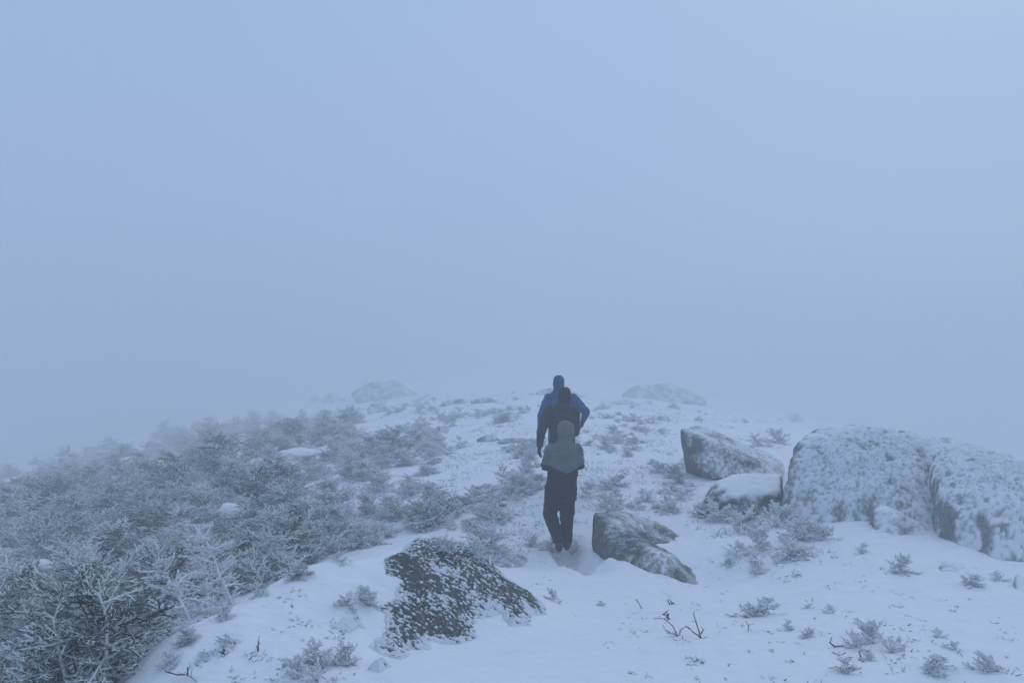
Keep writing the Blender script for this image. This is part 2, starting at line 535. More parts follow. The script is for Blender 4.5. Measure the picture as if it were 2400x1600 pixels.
boulder(P((1800, 1255, 9.4), (1885, 1268, 9.0), (2050, 1258, 8.8), (2230, 1272, 8.3), (1828, 1120, 9.45), (1858, 1026, 9.7), (1905, 1002, 10.0), (1960, 992, 10.2), (2060, 997, 10.2), (2200, 1030, 9.8), (1965, 1040, 9.55), (2100, 1050, 9.5),
          (2290, 1092, 9.1), (2305, 1270, 8.6), (1960, 996, 11.3), (2150, 1008, 11.6), (2260, 1050, 11.2), (1850, 1210, 11.5), (2280, 1210, 11.5)),
        'big rounded rime-crusted boulder standing at the right, furthest left of the two largest', M_ROCK_GREY, 7, 16, 3, 0.075, 0.68, 42, 0.024, 0.12, (1, 1, 0.6), drip=0.9, chips=0.03)
boulder(P((2200, 1300, 7.7), (2320, 1385, 7.0), (2450, 1400, 6.7), (2640, 1430, 6.6), (2205, 1130, 8.2), (2262, 1062, 8.7), (2350, 1078, 8.4), (2450, 1112, 8.2), (2640, 1200, 8.2), (2330, 1250, 7.3),
          (2140, 1020, 10.3), (2190, 1014, 10.3), (2270, 1030, 10.3), (2400, 1085, 10.0), (2640, 1170, 10.0), (2170, 1250, 10.3), (2640, 1330, 10)),
        'big boulder cut off by the right edge, white rime ribs running down it', M_ROCK_GREY, 7, 16, 8, 0.07, 0.88, 42, 0.026, 0.04, (1, 1, 0.42), drip=1.3, chips=0.03)
boulder(P((1590, 1003, 13.0), (1600, 1065, 12.9), (1652, 1112, 12.5), (1640, 999, 13.7), (1838, 1088, 13.0), (1700, 1125, 12.3), (1838, 1130, 12.2), (1745, 1070, 12.5), (1650, 1004, 14.6), (1805, 1060, 14.6), (1612, 1125, 13.6), (1838, 1130, 14.4)),
        'tilted wedge boulder with one bare dark face, left of the two biggest boulders', M_ROCK_MID, 6, 30, 12, 0.035, 0.40, 32, 0.016, 0.06, (1, 1, 1), chips=0.03)
boulder(P((1628, 1205, 10.6), (1680, 1135, 10.7), (1755, 1107, 11.0), (1832, 1118, 10.8), (1690, 1240, 10.2), (1840, 1240, 10.2), (1838, 1150, 10.35), (1705, 1165, 10.35), (1680, 1130, 11.7), (1830, 1125, 11.7), (1650, 1240, 11.6), (1840, 1240, 11.6)),
        'low boulder under a snow cap with a dark face, in front of the wedge boulder', M_ROCK_DARK, 6, 22, 15, 0.04, 0.02, 21, 0.022, 0.58)
boulder(P((1385, 1290, 8.6), (1460, 1348, 8.0), (1560, 1392, 7.55), (1680, 1400, 7.3), (1385, 1198, 9.0), (1440, 1222, 8.75), (1570, 1318, 8.05), (1610, 1345, 7.85), (1425, 1190, 9.5), (1500, 1202, 9.8), (1580, 1240, 9.6), (1672, 1320, 8.6), (1690, 1356, 8.1), (1420, 1290, 9.8), (1690, 1400, 8.9)),
        'dark slab-shaped rock poking from the snow right behind the last hiker', M_ROCK_DARK, 6, 26, 19, 0.035, 0.32, 38, 0.015, -0.04, (0.5, 1.3, 1), chips=0.02)
boulder(P((2028, 1245, 8.5), (2055, 1200, 8.6), (2110, 1192, 8.8), (2160, 1222, 8.7), (2190, 1275, 8.2), (2030, 1270, 8.2), (2130, 1290, 8.0), (2070, 1196, 9.4), (2180, 1212, 9.4), (2040, 1270, 9.4), (2190, 1270, 9.4)),
        'small snow-topped rock at the foot of the big rounded boulder', M_ROCK_GREY, 6, 14, 23, 0.11, 0.62, 27, 0.028, 0.42)
boulder(P((2196, 1330, 6.8), (2230, 1322, 6.9), (2330, 1345, 6.8), (2350, 1375, 6.5), (2215, 1365, 6.5), (2290, 1400, 6.3), (2345, 1400, 6.3), (2230, 1320, 7.3), (2340, 1345, 7.3), (2220, 1390, 7.2), (2345, 1400, 7.2)),
        'flat rime-feathered rock in the snow below the right-edge boulder', M_ROCK_GREY, 6, 12, 27, 0.06, 0.42, 26, 0.030, 0.45)
boulder(P((2372, 1372, 6.2), (2400, 1350, 6.3), (2500, 1360, 6.3), (2380, 1440, 5.9), (2500, 1440, 5.9), (2400, 1350, 6.9), (2500, 1350, 6.9), (2390, 1440, 6.9)),
        'grey rock corner low at the right edge of the view', M_ROCK_GREY, 5, 12, 29, 0.05, 0.5, 24, 0.02, 0.5)

def far_rock(x0, x1, ytop, ybot, d, label, seed, skew=0.5, snow=0.35, rime=0.15, mat=M_ROCK_FAR, deep=0.6):
    g_ = ground_pts([(x0 + x1) / 2], [ybot])[0]
    if not np.isnan(g_[0]): d = float(g_[1])
    w = (x1 - x0); yb = ybot + 0.25 * (ybot - ytop)
    pts = P((x0, ybot - 0.35 * (ybot - ytop), d), (x0 + w * 0.12, yb, d), (x1, ybot, d), (x1 - 0.1 * w, yb, d), (x0 + w * (skew - 0.16), ytop + 0.12 * (ybot - ytop), d), (x0 + w * (skew + 0.18), ytop, d + 0.1 * w / FPX * d),
            (x0 + w * 0.3, ytop + 0.3 * (ybot - ytop), d + deep * w / FPX * d), (x0 + w * 0.8, ytop + 0.4 * (ybot - ytop), d + deep * w / FPX * d), (x0 + 0.1 * w, yb, d + deep * w / FPX * d), (x1, yb, d + deep * w / FPX * d))
    return boulder(pts, label, mat, 5, 22, seed, 0.05, rime + 0.27, 3.0, 0.03, snow, group=None)

far_rock(818, 996, 890, 936, 85, 'faint wide boulder on the misty crest, left of the hikers', 41, 0.42, 0.1, 0.05)
far_rock(1450, 1662, 897, 940, 78, 'faint long boulder on the misty crest, right of the hikers', 43, 0.32, 0.1, 0.05)
far_rock(724, 752, 922, 940, 75, 'small faint rock on the crest, the leftmost of all', 45)
far_rock(752, 805, 920, 942, 75, 'low faint rock beside the leftmost small rock on the crest', 47)
far_rock(858, 925, 943, 966, 34, 'grey-green rock half buried below the wide faint boulder on the left', 49, 0.3)
far_rock(1035, 1105, 934, 947, 36, 'low dark ledge rock left of the hikers, pointing right', 51, 0.6, 0.1, 0.0)
far_rock(1100, 1170, 932, 944, 36, 'low dark ledge rock nearest the hikers on their left, long tail to its left', 53, 0.6, 0.1, 0.0)
far_rock(1252, 1365, 905, 928, 42, 'faint flat rock just behind the blue-jacketed hiker', 55, 0.5, 0.1)
far_rock(1115, 1178, 1021, 1034, 19, 'flat grey stone in open snow, left one of a pair beside the hikers', 57, 0.5, 0.3, 0.1)
far_rock(1165, 1255, 1026, 1038, 18.6, 'flat grey stone in open snow, right one of a pair beside the hikers', 59, 0.5, 0.3, 0.15)
far_rock(1836, 1885, 966, 982, 40, 'small flat stone on the far skyline above the wedge boulder', 61, 0.4, 0.2, 0.1)
far_rock(1432, 1500, 935, 948, 38, 'thin faint rock strip below the faint long boulder', 63, 0.5, 0.4, 0.3)

# foreground outcrop: bare rock showing through the snowy dome
def outcrop(poly_px, label, mat, seed, step=0.0062, lift=0.024, edge=0.14, rime=0.25):
    g = ground_pts([p_[0] for p_ in poly_px], [p_[1] for p_ in poly_px])[:, :2]
    lo, hi = g.min(0) - 0.22, g.max(0) + 0.22
    X, Y = np.meshgrid(np.arange(lo[0], hi[0], step), np.arange(lo[1], hi[1], step))
    xy = np.c_[X.ravel(), Y.ravel()]
    dist = np.full(len(xy), 9.0); inside = np.zeros(len(xy), bool)
    for k in range(len(g)):
        a, b = g[k], g[(k + 1) % len(g)]
        ab = b - a
        t = np.clip(((xy - a) @ ab) / (ab @ ab), 0, 1)
        v = xy - (a + t[:, None] * ab)
        dist = np.minimum(dist, np.hypot(v[:, 0], v[:, 1]))
        cr = ((a[1] > xy[:, 1]) != (b[1] > xy[:, 1])) & (xy[:, 0] < (b[0] - a[0]) * (xy[:, 1] - a[1]) / (b[1] - a[1] + 1e-12) + a[0])
        inside ^= cr
    sd = np.where(inside, dist, -dist)
    p3 = np.c_[xy, np.zeros(len(xy))]
    # streaks run across, from upper left to lower right
    ca, sa = math.cos(-0.30), math.sin(-0.30)
    u = xy[:, 0] * ca + xy[:, 1] * sa; w = -xy[:, 0] * sa + xy[:, 1] * ca
    streak = fbm(np.c_[u * 17, w * 54, np.zeros(len(u))], 3, seed + 2, 0.65)
    lump = fbm(p3 * 3.2, 5, seed + 1)
    ragged = 0.035 * fbm(p3 * 9.0, 4, seed + 3)
    layer = np.abs(fbm(np.c_[u * 4, w * 11, np.zeros(len(u))], 4, seed + 5))
    e = sd + ragged + 0.02 * streak
    h = np.where(e > 0, lift * (1 - np.exp(-e / edge)) * 2.0, e * 1.1) + sstep(0, 0.1, e) * (0.045 * lump + 0.03 * layer)
    big = fbm(p3 * 1.5, 3, seed + 7)
    lower = sstep(lo[1] + 0.2, hi[1] - 0.2, xy[:, 1])
    grain = fbm(p3 * 48, 2, seed + 8)
    patch = fbm(p3 * 5.0, 3, seed + 12)
    cov = rime - 0.30 + 0.95 * streak + 0.55 * grain + 0.45 * patch + 0.30 * big + 0.30 * (1 - sstep(0.0, 0.10, e))
    rm = sstep(0.02, 0.40, cov)
    h = h + rm * 0.010 + 0.006 * grain
    z = height(xy) + np.maximum(h, -0.15)
    ny_, nx_ = X.shape
    idx = np.arange(nx_ * ny_).reshape(ny_, nx_)
    q = np.stack([idx[:-1, :-1], idx[:-1, 1:], idx[1:, 1:], idx[1:, :-1]], -1).reshape(-1, 4)
    keep = (e[q] > -0.12).any(1)
    q = q[keep]
    # close the body downwards: skirt and base
    used = np.unique(q); remap = np.full(len(xy), -1); remap[used] = np.arange(len(used))
    q = remap[q]; V = np.c_[xy, z][used]; R = rm[used]
    ed = np.concatenate([q[:, [0, 1]], q[:, [1, 2]], q[:, [2, 3]], q[:, [3, 0]]])
    key = ed.min(1).astype(np.int64) * 10 ** 7 + ed.max(1)
    _, inv, cnt = np.unique(key, return_inverse=True, return_counts=True)
    be = ed[cnt[inv] == 1]
    bv = np.unique(be); rb = np.full(len(V), -1); rb[bv] = np.arange(len(bv)) + len(V)
    low = V[bv].copy(); low[:, 2] -= 0.25
    side = np.stack([be[:, 1], be[:, 0], rb[be[:, 0]], rb[be[:, 1]]], 1)
    c = np.array([V[:, 0].mean(), V[:, 1].mean(), V[:, 2].min() - 0.25])
    cen = len(V) + len(bv)
    tri = np.stack([rb[be[:, 1]], rb[be[:, 0]], np.full(len(be), cen)], 1)
    AV = np.vstack([V, low, c[None]]) - c
    R = np.r_[R, np.zeros(len(bv) + 1)]
    o = link('boulder', mesh_from('boulder', AV, np.vstack([q, side]), tri, mat, {'rime': R, 'snow': np.zeros(len(R))}), None, c)
    tag(o, label, 'boulder')
    return o

outcrop([(900, 1312), (945, 1292), (1005, 1268), (1045, 1268), (1090, 1284), (1135, 1316), (1185, 1356), (1248, 1394), (1284, 1428), (1278, 1440), (1246, 1440), (1240, 1462), (1196, 1466), (1176, 1440), (1108, 1448), (1116, 1494), (1078, 1508), (1004, 1500),
         (1010, 1524), (962, 1520), (938, 1544), (900, 1536), (866, 1514), (905, 1478), (905, 1440), (880, 1425), (930, 1402), (940, 1360), (905, 1345)],
        'dark lichened rock breaking through the snowy dome in the near foreground', M_ROCK_DARK, 71)
outcrop([(865, 1568), (880, 1556), (905, 1553), (915, 1562), (890, 1574)], 'little dark stone tip at the lower foot of the foreground rock', M_ROCK_DARK, 73, lift=0.03, edge=0.06)
outcrop([(780, 1470), (800, 1452), (842, 1450), (850, 1466), (815, 1480)], 'rimed stone patch in the dome snow left of the foreground rock', M_ROCK_DARK, 75, lift=0.02, edge=0.06, rime=0.45)
outcrop([(506, 1532), (540, 1498), (556, 1502), (530, 1534)], 'small brown stone showing through snow on the left of the dome', M_ROCK_DARK, 77, lift=0.02, edge=0.05, rime=0.3)

# ------------------------------------------------------------------ rimed shrubs
class Sticks:
    """Collects tapered three-sided twigs, each with a fringe of short needles and rime feathers."""
    def __init__(self): self.a, self.b, self.r0, self.r1, self.m = [], [], [], [], []
    def add(self, a, b, r0, r1, m): self.a.append(a); self.b.append(b); self.r0.append(r0); self.r1.append(r1); self.m.append(m)
    def mesh(self, name, mat, sides=3, seed=0, windward=0.35, upward=0.35, fuzz=0, fuzz_len=0.02):
        rng = np.random.default_rng(seed)
        a, b = np.array(self.a), np.array(self.b)
        r0, r1, m = np.array(self.r0), np.array(self.r1), np.array(self.m)
        L = np.linalg.norm(b - a, axis=1)
        d = (b - a) / np.maximum(L, 1e-9)[:, None]
        h = np.where(np.abs(d[:, 2:3]) < 0.8, np.array([[0, 0, 1.0]]), np.array([[1.0, 0, 0]]))
        u = np.cross(d, h); u /= np.linalg.norm(u, axis=1)[:, None]
        w = np.cross(d, u)
        ph = rng.uniform(0, 6.28, len(a))
        vs, at = [], []
        for end, (c, r) in enumerate(((a, r0), (b, r1))):
            for k in range(sides):
                t = ph + 2 * math.pi * k / sides
                nn = u * np.cos(t)[:, None] + w * np.sin(t)[:, None]
                vs.append(c + nn * (r * rng.uniform(0.75, 1.3, len(a)))[:, None])
                at.append(m + windward * (nn @ WIND) + upward * nn[:, 2])
        vs.append(b + d * (r1 * 1.2)[:, None]); at.append(m + 0.15)
        n = len(a)
        V = np.stack(vs, 1).reshape(-1, 3); A = np.stack(at, 1).reshape(-1)
        base = np.arange(n) * (2 * sides + 1)
        q = [np.stack([base + k, base + (k + 1) % sides, base + sides + (k + 1) % sides, base + sides + k], 1) for k in range(sides)]
        t = [np.stack([base + sides + k, base + sides + (k + 1) % sides, base + 2 * sides], 1) for k in range(sides)]
        for _ in range(fuzz):
            f = rng.random(n)[:, None]
            g = rng.uniform(0, 6.28, n)
            nn = u * np.cos(g)[:, None] + w * np.sin(g)[:, None]
            c = a + (b - a) * f
            e = d * rng.uniform(0.2, 0.9, n)[:, None] + nn + WIND * 0.25
            e /= np.linalg.norm(e, axis=1)[:, None]
            sd = np.cross(e, d) ; sd /= np.maximum(np.linalg.norm(sd, axis=1), 1e-6)[:, None]
            wd = (r0 * rng.uniform(0.35, 0.6, n))[:, None]
            ln = (fuzz_len * rng.uniform(0.6, 1.3, n) + r0)[:, None]
            o0 = len(V)
            V = np.vstack([V, np.stack([c - sd * wd, c + sd * wd, c + e * ln], 1).reshape(-1, 3)])
            mm = m + windward * (nn @ WIND) + upward * nn[:, 2] + rng.normal(0, 0.12, n)
            A = np.r_[A, np.repeat(mm, 3)]
            i0 = o0 + np.arange(n) * 3
            t.append(np.stack([i0, i0 + 1, i0 + 2], 1))
        return mesh_from(name, V, np.concatenate(q), np.concatenate(t), mat, {'rime': np.clip(A, 0, 1)})

def unit(v): return v / max(math.sqrt(v[0] * v[0] + v[1] * v[1] + v[2] * v[2]), 1e-9)
def crs(a, b): return np.array([a[1] * b[2] - a[2] * b[1], a[2] * b[0] - a[0] * b[2], a[0] * b[1] - a[1] * b[0]])
ZUP = np.array([0, 0, 1.0])

def shoot(S, p, d, up, length, r, rng, rime, depth, flat, gap):
    """A spruce shoot: bent axis and side shoots left and right in its plane."""
    nseg = 3 if length > 0.12 else 2
    side = unit(crs(d, up))
    pts = [p]
    dd = d.copy()
    for k in range(nseg):
        dd = unit(dd + rng.normal(0, 0.17, 3) + ZUP * 0.03)
        pts.append(pts[-1] + dd * (length / nseg))
    for k in range(nseg):
        S.add(pts[k], pts[k + 1], r * (1 - 0.25 * k / nseg), r * (1 - 0.25 * (k + 1) / nseg), rime + rng.normal(0, 0.10))
    if depth > 0:
        n = max(3, int(length / gap))
        for k in range(n):
            t = (k + 0.6) / n
            j = min(int(t * nseg), nseg - 1)
            q = pts[j] + (pts[j + 1] - pts[j]) * (t * nseg - j)
            s = 1 if k % 2 else -1
            nd = unit(dd * 0.7 + side * (s * rng.uniform(0.5, 1.1)) + up * rng.normal(0.02, flat))
            ln = length * (0.42 * (1 - t) + 0.14) * rng.uniform(0.6, 1.2)
            shoot(S, q, nd, up, min(max(ln, 0.018), 0.10), r * 0.9, rng, rime, 0, flat, gap)

def spruce(seed, height, spread, n_branch, rime=0.35, lean=0.25, r=0.0062, bare=0.0, stems=1, flat=0.25, gap=0.036, rise=0.5):
    rng = np.random.default_rng(seed)
    S, TT = Sticks(), []
    for si in range(stems):
        T = Sticks(); TT.append(T)
        hgt = height * (1.0 if si == 0 else rng.uniform(0.5, 0.85))
        base = np.array([0, 0, -0.08]) if si == 0 else np.array([rng.normal(0, spread * 0.4), rng.normal(0, spread * 0.4), -0.08])
        ld = np.array([-lean, lean * 0.35, 0]) * rng.uniform(0.5, 1.4) + rng.normal(0, 0.12, 3) * np.array([1, 1, 0])
        ax = [base]
        nst = 7
        for k in range(nst):
            ax.append(ax[-1] + unit(ZUP + ld * (0.15 + 2.2 * (k / nst) ** 2) + rng.normal(0, 0.13, 3)) * ((hgt + 0.08) / nst))
        for k in range(nst):
            w0 = 0.009 * height ** 0.5
            T.add(ax[k], ax[k + 1], w0 * (1 - k / nst) + r * 0.9, w0 * (1 - (k + 1) / nst) + r * 0.9, 0.25 + rime * 0.5 + 0.2 * rng.random())
        nb = int(n_branch * (1.0 if si == 0 else 0.6))
        for k in range(nb):
            t = 0.05 + 0.94 * ((k + rng.random()) / nb)
            j = min(int(t * nst), nst - 1)
            p = ax[j] + (ax[j + 1] - ax[j]) * (t * nst - j)
            az = 2.399963 * k + rng.normal(0, 0.4)
            out = np.array([math.cos(az), math.sin(az), 0])
            flag = 1.0 - 0.42 * max(0.0, out @ np.array([0.8, -0.5, 0]))         # wind-flagged: shorter on the windward side
            ln = spread * ((1 - t) ** 0.6 * 0.80 + 0.20) * rng.uniform(0.6, 1.2) * flag
            d = unit(out + np.array([-0.30, 0.10, 0]) + ZUP * (0.02 + rise * t ** 2 + rng.normal(0, 0.16)))
            up = unit(ZUP - d * d[2])
            nl = 4
            pts = [p]; dd = d
            for m in range(nl):
                dd = unit(dd + ZUP * 0.05 + rng.normal(0, 0.16, 3))
                pts.append(pts[-1] + dd * (ln / nl))
            br = np.clip(rime + rng.normal(0, 0.16), -0.2, 1.0)
            for m in range(nl):
                S.add(pts[m], pts[m + 1], r * (1.3 - 0.15 * m), r * (1.15 - 0.15 * m), br + 0.1)
            if rng.random() < bare: continue
            nside = max(4, int(ln / 0.036))
            for m in range(nside):
                tt = 0.12 + 0.88 * (m + rng.random() * 0.6) / nside
                jj = min(int(tt * nl), nl - 1)
                q = pts[jj] + (pts[jj + 1] - pts[jj]) * (tt * nl - jj)
                sd = unit(crs(dd, up)) * (1 if m % 2 else -1)
                nd = unit(dd * rng.uniform(0.4, 0.9) + sd * rng.uniform(0.4, 1.0) + up * rng.normal(0.06, flat))
                shoot(S, q, nd, up, min(ln * (0.36 * (1 - tt) + 0.14) * rng.uniform(0.6, 1.2), 0.20) + 0.03, r * 0.95, rng, br, 1, flat, gap)
            shoot(S, pts[-1], dd, up, 0.05 + 0.10 * ln, r * 0.95, rng, br, 1, flat, gap)
    return S, TT

SPECIES = {}
def proto(key, mats, fuzz=2, fuzz_len=0.012, **kw):
    S, TT = spruce(**kw)
    SPECIES[key] = ([T.mesh('trunk', mats[1], 5, kw['seed']) for T in TT], S.mesh('crown', mats[0], 3, kw['seed'], fuzz=fuzz, fuzz_len=fuzz_len))
    return len(S.a)

nn_ = 0
for k in range(7):      # krummholz: dense, wide and low
    nn_ += proto(('thick', k), (M_SPRUCE, M_BARK), seed=100 + k, height=0.66, spread=0.50 + 0.04 * (k % 3), n_branch=30 + 3 * (k % 3), rime=0.41 + 0.07 * (k % 4), lean=0.45, stems=2 + k % 2, r=0.0078, flat=0.35)
for k in range(4):      # the same, plastered with rime
    nn_ += proto(('white', k), (M_SPRUCE_W, M_BARK), seed=120 + k, height=0.58, spread=0.50, n_branch=28 + 2 * k, rime=0.52 + 0.05 * k, lean=0.45, stems=2, r=0.0085, flat=0.4)
for k in range(3):      # whiter, taller, with open bent tops
    nn_ += proto(('tall', k), (M_SPRUCE_W, M_BARK), fuzz=2, seed=140 + k, height=0.95, spread=0.34, n_branch=30, rime=0.62, lean=0.55, bare=0.30, r=0.0085, flat=0.35)
for k in range(5):      # small tufts sticking out of the snow
    nn_ += proto(('tuft', k), (M_SPRUCE_W, M_BARK), fuzz=3, seed=170 + k, height=0.24, spread=0.24, n_branch=12, rime=0.74 + 0.06 * (k % 3), lean=0.5, r=0.0082, stems=1 + k % 2, flat=0.35, rise=0.9)
for k in range(3):      # thickly rimed finger-like shrubs by the boulders
    nn_ += proto(('fingers', k), (M_SPRUCE_W, M_BARK), fuzz=2, fuzz_len=0.018, seed=190 + k, height=0.28, spread=0.32, n_branch=12, rime=0.80, lean=0.4, r=0.0135, stems=2, flat=0.6, gap=0.05, rise=1.1)
nn_ += proto(('sapling', 0), (M_SPRUCE_W, M_BARK), fuzz=3, fuzz_len=0.016, seed=231, height=1.12, spread=0.34, n_branch=34, rime=0.85, lean=0.95, bare=0.2, r=0.0095, flat=0.4, gap=0.05, rise=0.25)
nn_ += proto(('sapling', 1), (M_SPRUCE_W, M_BARK), fuzz=3, fuzz_len=0.016, seed=238, height=0.95, spread=0.40, n_branch=32, rime=0.85, lean=0.25, bare=0.2, r=0.0095, flat=0.4, gap=0.05, rise=0.15)
print('twigs', nn_)

def plant(key, loc, scale, rot, name, label, cat, group=None, parts=True, tilt=(0, 0)):
    tm, cm = SPECIES[key]
    if parts:
        root = bpy.data.objects.new(name, None); COL.objects.link(root)
        root.empty_display_size = 0.1
        for nm, me in [('trunk', x) for x in tm] + [('crown', cm)]:
            c = bpy.data.objects.new(nm, me); COL.objects.link(c); c.parent = root
    else:
        root = bpy.data.objects.new(name, cm); COL.objects.link(root)
    root.location = loc
    root.scale = scale if hasattr(scale, '__len__') else (scale,) * 3
    root.rotation_euler = (tilt[0], tilt[1], rot)
    tag(root, label, cat, group)
    return root

def in_poly(px, py, poly):
    res = np.zeros(len(px), bool)
    for k in range(len(poly)):
        (x0, y0), (x1, y1) = poly[k], poly[(k + 1) % len(poly)]
        res ^= ((y0 > py) != (y1 > py)) & (px < (x1 - x0) * (py - y0) / (y1 - y0 + 1e-9) + x0)
    return res

THICKET = [(-120, 1950), (250, 1950), (330, 1700), (375, 1540), (520, 1425), (690, 1335), (860, 1288), (960, 1258), (1040, 1240), (1065, 1190), (1010, 1110), (960, 1050), (880, 1012), (800, 982), (740, 975), (560, 995), (300, 1040), (-120, 1120)]

def scatter(poly, n_try, size_fn, pack, cap, seed, avoid=(), clump=None):
    rng = np.random.default_rng(seed)
    xs_ = [p_[0] for p_ in poly]; ys_ = [p_[1] for p_ in poly]
    px = rng.uniform(min(xs_), max(xs_), n_try); py = rng.uniform(min(ys_), max(ys_), n_try)
    ok = in_poly(px, py, poly)
    px, py = px[ok], py[ok]
    g = ground_pts(px, py)
    out = []
    for k in range(len(px)):
        if np.isnan(g[k, 0]) or g[k, 1] < 3.2: continue
        if clump is not None and fbm(np.array([[g[k, 0] * 0.9, g[k, 1] * 0.5, 3.0]]) / (1 + g[k, 1] / 40), 2, seed)[0] < clump * rng.random(): continue
        s = size_fn(g[k, 1], rng)
        if any((g[k, 0] - o[0][0]) ** 2 + (g[k, 1] - o[0][1]) ** 2 < (pack * 0.5 * (s + o[1])) ** 2 for o in out): continue
        if any((g[k, 0] - a[0]) ** 2 + (g[k, 1] - a[1]) ** 2 < a[2] ** 2 for a in avoid): continue
        out.append((g[k], s, px[k], py[k]))
        if len(out) >= cap: break
    return out, rng

def thick_size(d, rng): return rng.choice([0.6, 0.75, 0.9, 1.05, 1.25], p=[0.18, 0.27, 0.28, 0.19, 0.08]) * rng.uniform(0.9, 1.1) * (0.88 + 0.022 * min(d, 70))

spots, rng = scatter(THICKET, 5200, thick_size, 0.50, 300, 5, [(-1.2, 4.6, 0.95), (-0.7, 5.4, 0.95), (-1.6, 4.2, 0.55)])
print('thicket', len(spots))
def thicket_zone(px, d):
    depth = 'in nearest rows' if d < 7 else 'in middle rows' if d < 14 else 'in farther rows' if d < 26 else 'fading into fog'
    side = 'far left' if px < 260 else 'left of frosted saplings' if px < 480 else 'beside snowy dome' if px < 760 else 'nearest the hikers'
    return f'rime-grey dwarf spruce {depth} of the thicket, {side}'
for k, (g, s, px, py) in enumerate(spots):
    u_ = rng.random() + 0.30 * (px > 640) + 0.15 * (px > 850)
    kind = ('thick', k % 7) if u_ < (0.80 if g[1] < 6.5 else 0.58) else ('white', k % 4) if u_ < 0.88 or px > 640 else ('tall', k % 3)
    if g[1] < 5.5: kind = ('thick', k % 7)
    if px > 720 or g[1] < 4.6: s = s * 0.75
    z = thicket_zone(px, g[1])
    plant(kind, (g[0], g[1], g[2] - 0.03), (s * 1.12, s * 1.12, s * rng.uniform(0.70, 1.05)), rng.uniform(-0.6, 0.6) + (k % 2) * 0.9, 'dwarf_spruce', z, 'shrub', z, g[1] < 16, (rng.normal(0, 0.06), rng.normal(-0.06, 0.08)))

# single trees that stand out of the thicket
def place_px(px, py): return ground_pts([px], [py])[0]
for (px, py, key, s, rot, lab) in [
        (735, 1040, ('tall', 2), 1.35, 0.2, 'lone small spruce pointing up from the far end of the thicket'),
        (760, 1042, ('thick', 2), 1.2, 0.9, 'dark leaning spruce beside the lone pointed one at the thicket end'),
        (465, 1010, ('thick', 4), 1.7, 0.4, 'broad spruce clump on the foggy skyline of the thicket'),
        (330, 1330, ('tall', 1), 0.8, 2.2, 'short white-tipped spruce left of the frosted saplings'),
        (1010, 1235, ('thick', 5), 0.62, 0.3, 'frosted spruce leaning over the back of the snowy dome')]:
    g = place_px(px, py)
    plant(key, (g[0], g[1], g[2] - 0.02), s, rot, 'spruce_tree', lab, 'tree')
for (x, y, key, s, rot, lab) in [
        (-2.42, 5.75, ('sapling', 1), 1.08, 0.5, 'thin frosted sapling left of the bent one, bare branches held out sideways'),
        (-2.30, 6.25, ('sapling', 0), 1.10, 0.0, 'tall frosted sapling with its top bent over to the left'),
        (-1.95, 6.60, ('sapling', 1), 0.70, 2.4, 'short frosted sapling right of the bent one, behind the dome edge')]:
    plant(key, (x, y, terrain_at(x, y) - 0.02), s, rot, 'spruce_tree', lab, 'tree')

# tufts across the snowfield
FIELD = [(1010, 1285), (1080, 1200), (1020, 1110), (960, 1050), (870, 1005), (780, 965), (900, 935), (1200, 925), (1240, 960), (1260, 1060), (1270, 1230), (1200, 1330), (1110, 1330)]
FIELD_R = [(1345, 930), (1600, 945), (1580, 1000), (1590, 1090), (1640, 1150), (1560, 1215), (1470, 1185), (1380, 1190), (1345, 1240), (1330, 1100)]
FIELD_FAR = [(700, 945), (900, 918), (1240, 915), (1340, 915), (1640, 940), (1900, 985), (1830, 1000), (1640, 985), (1200, 960), (900, 955)]
hik = [(0.65, 9.5, 0.45), (0.76, 11.2, 0.4), (0.82, 12.6, 0.4), (1.3, 8.5, 0.35)]
def tuft_size(d, rng): return rng.choice([0.4, 0.6, 0.8, 1.0, 1.25], p=[0.22, 0.28, 0.26, 0.16, 0.08]) * rng.uniform(0.9, 1.1) * (0.85 + 0.013 * min(d, 70))
for poly, n_try, pack, cap, sd, where in ((FIELD, 2600, 0.42, 185, 21, 'left of the hikers'), (FIELD_R, 1600, 0.46, 80, 22, 'right of the hikers'), (FIELD_FAR, 420, 0.8, 40, 23, 'high on the misty slope')):
    sp, rng = scatter(poly, n_try, tuft_size, pack * 0.8, cap, sd, hik, 0.07)
    print(where, len(sp))
    for k, (g, s, px, py) in enumerate(sp):
        near = '' if where.startswith('high') else 'nearest rows ' if g[1] < 10 else 'middle rows ' if g[1] < 16 else 'far rows '
        lab = f'small white-frosted spruce tuft poking from snow {near}{where}'.replace('snow nearest', 'snow in the nearest').replace('snow middle', 'snow in the middle').replace('snow far', 'snow in the far')
        key = ('tuft', k % 5) if rng.random() < 0.62 else ('fingers', k % 3) if rng.random() < 0.45 else ('white', k % 4)
        s_ = s * (1.2 if where.startswith('left') else 1.0) * (0.46 if key[0] == 'white' else 0.8 if key[0] == 'fingers' else 1.1)
        plant(key, (g[0], g[1], g[2] - 0.055 * s), (s_ * rng.uniform(0.9, 1.4), s_ * rng.uniform(0.9, 1.4), s_ * rng.uniform(0.55, 1.0)), rng.uniform(0, 6.28), 'spruce_tuft', lab, 'shrub', lab, False, (rng.normal(0, 0.15), rng.normal(0, 0.15)))

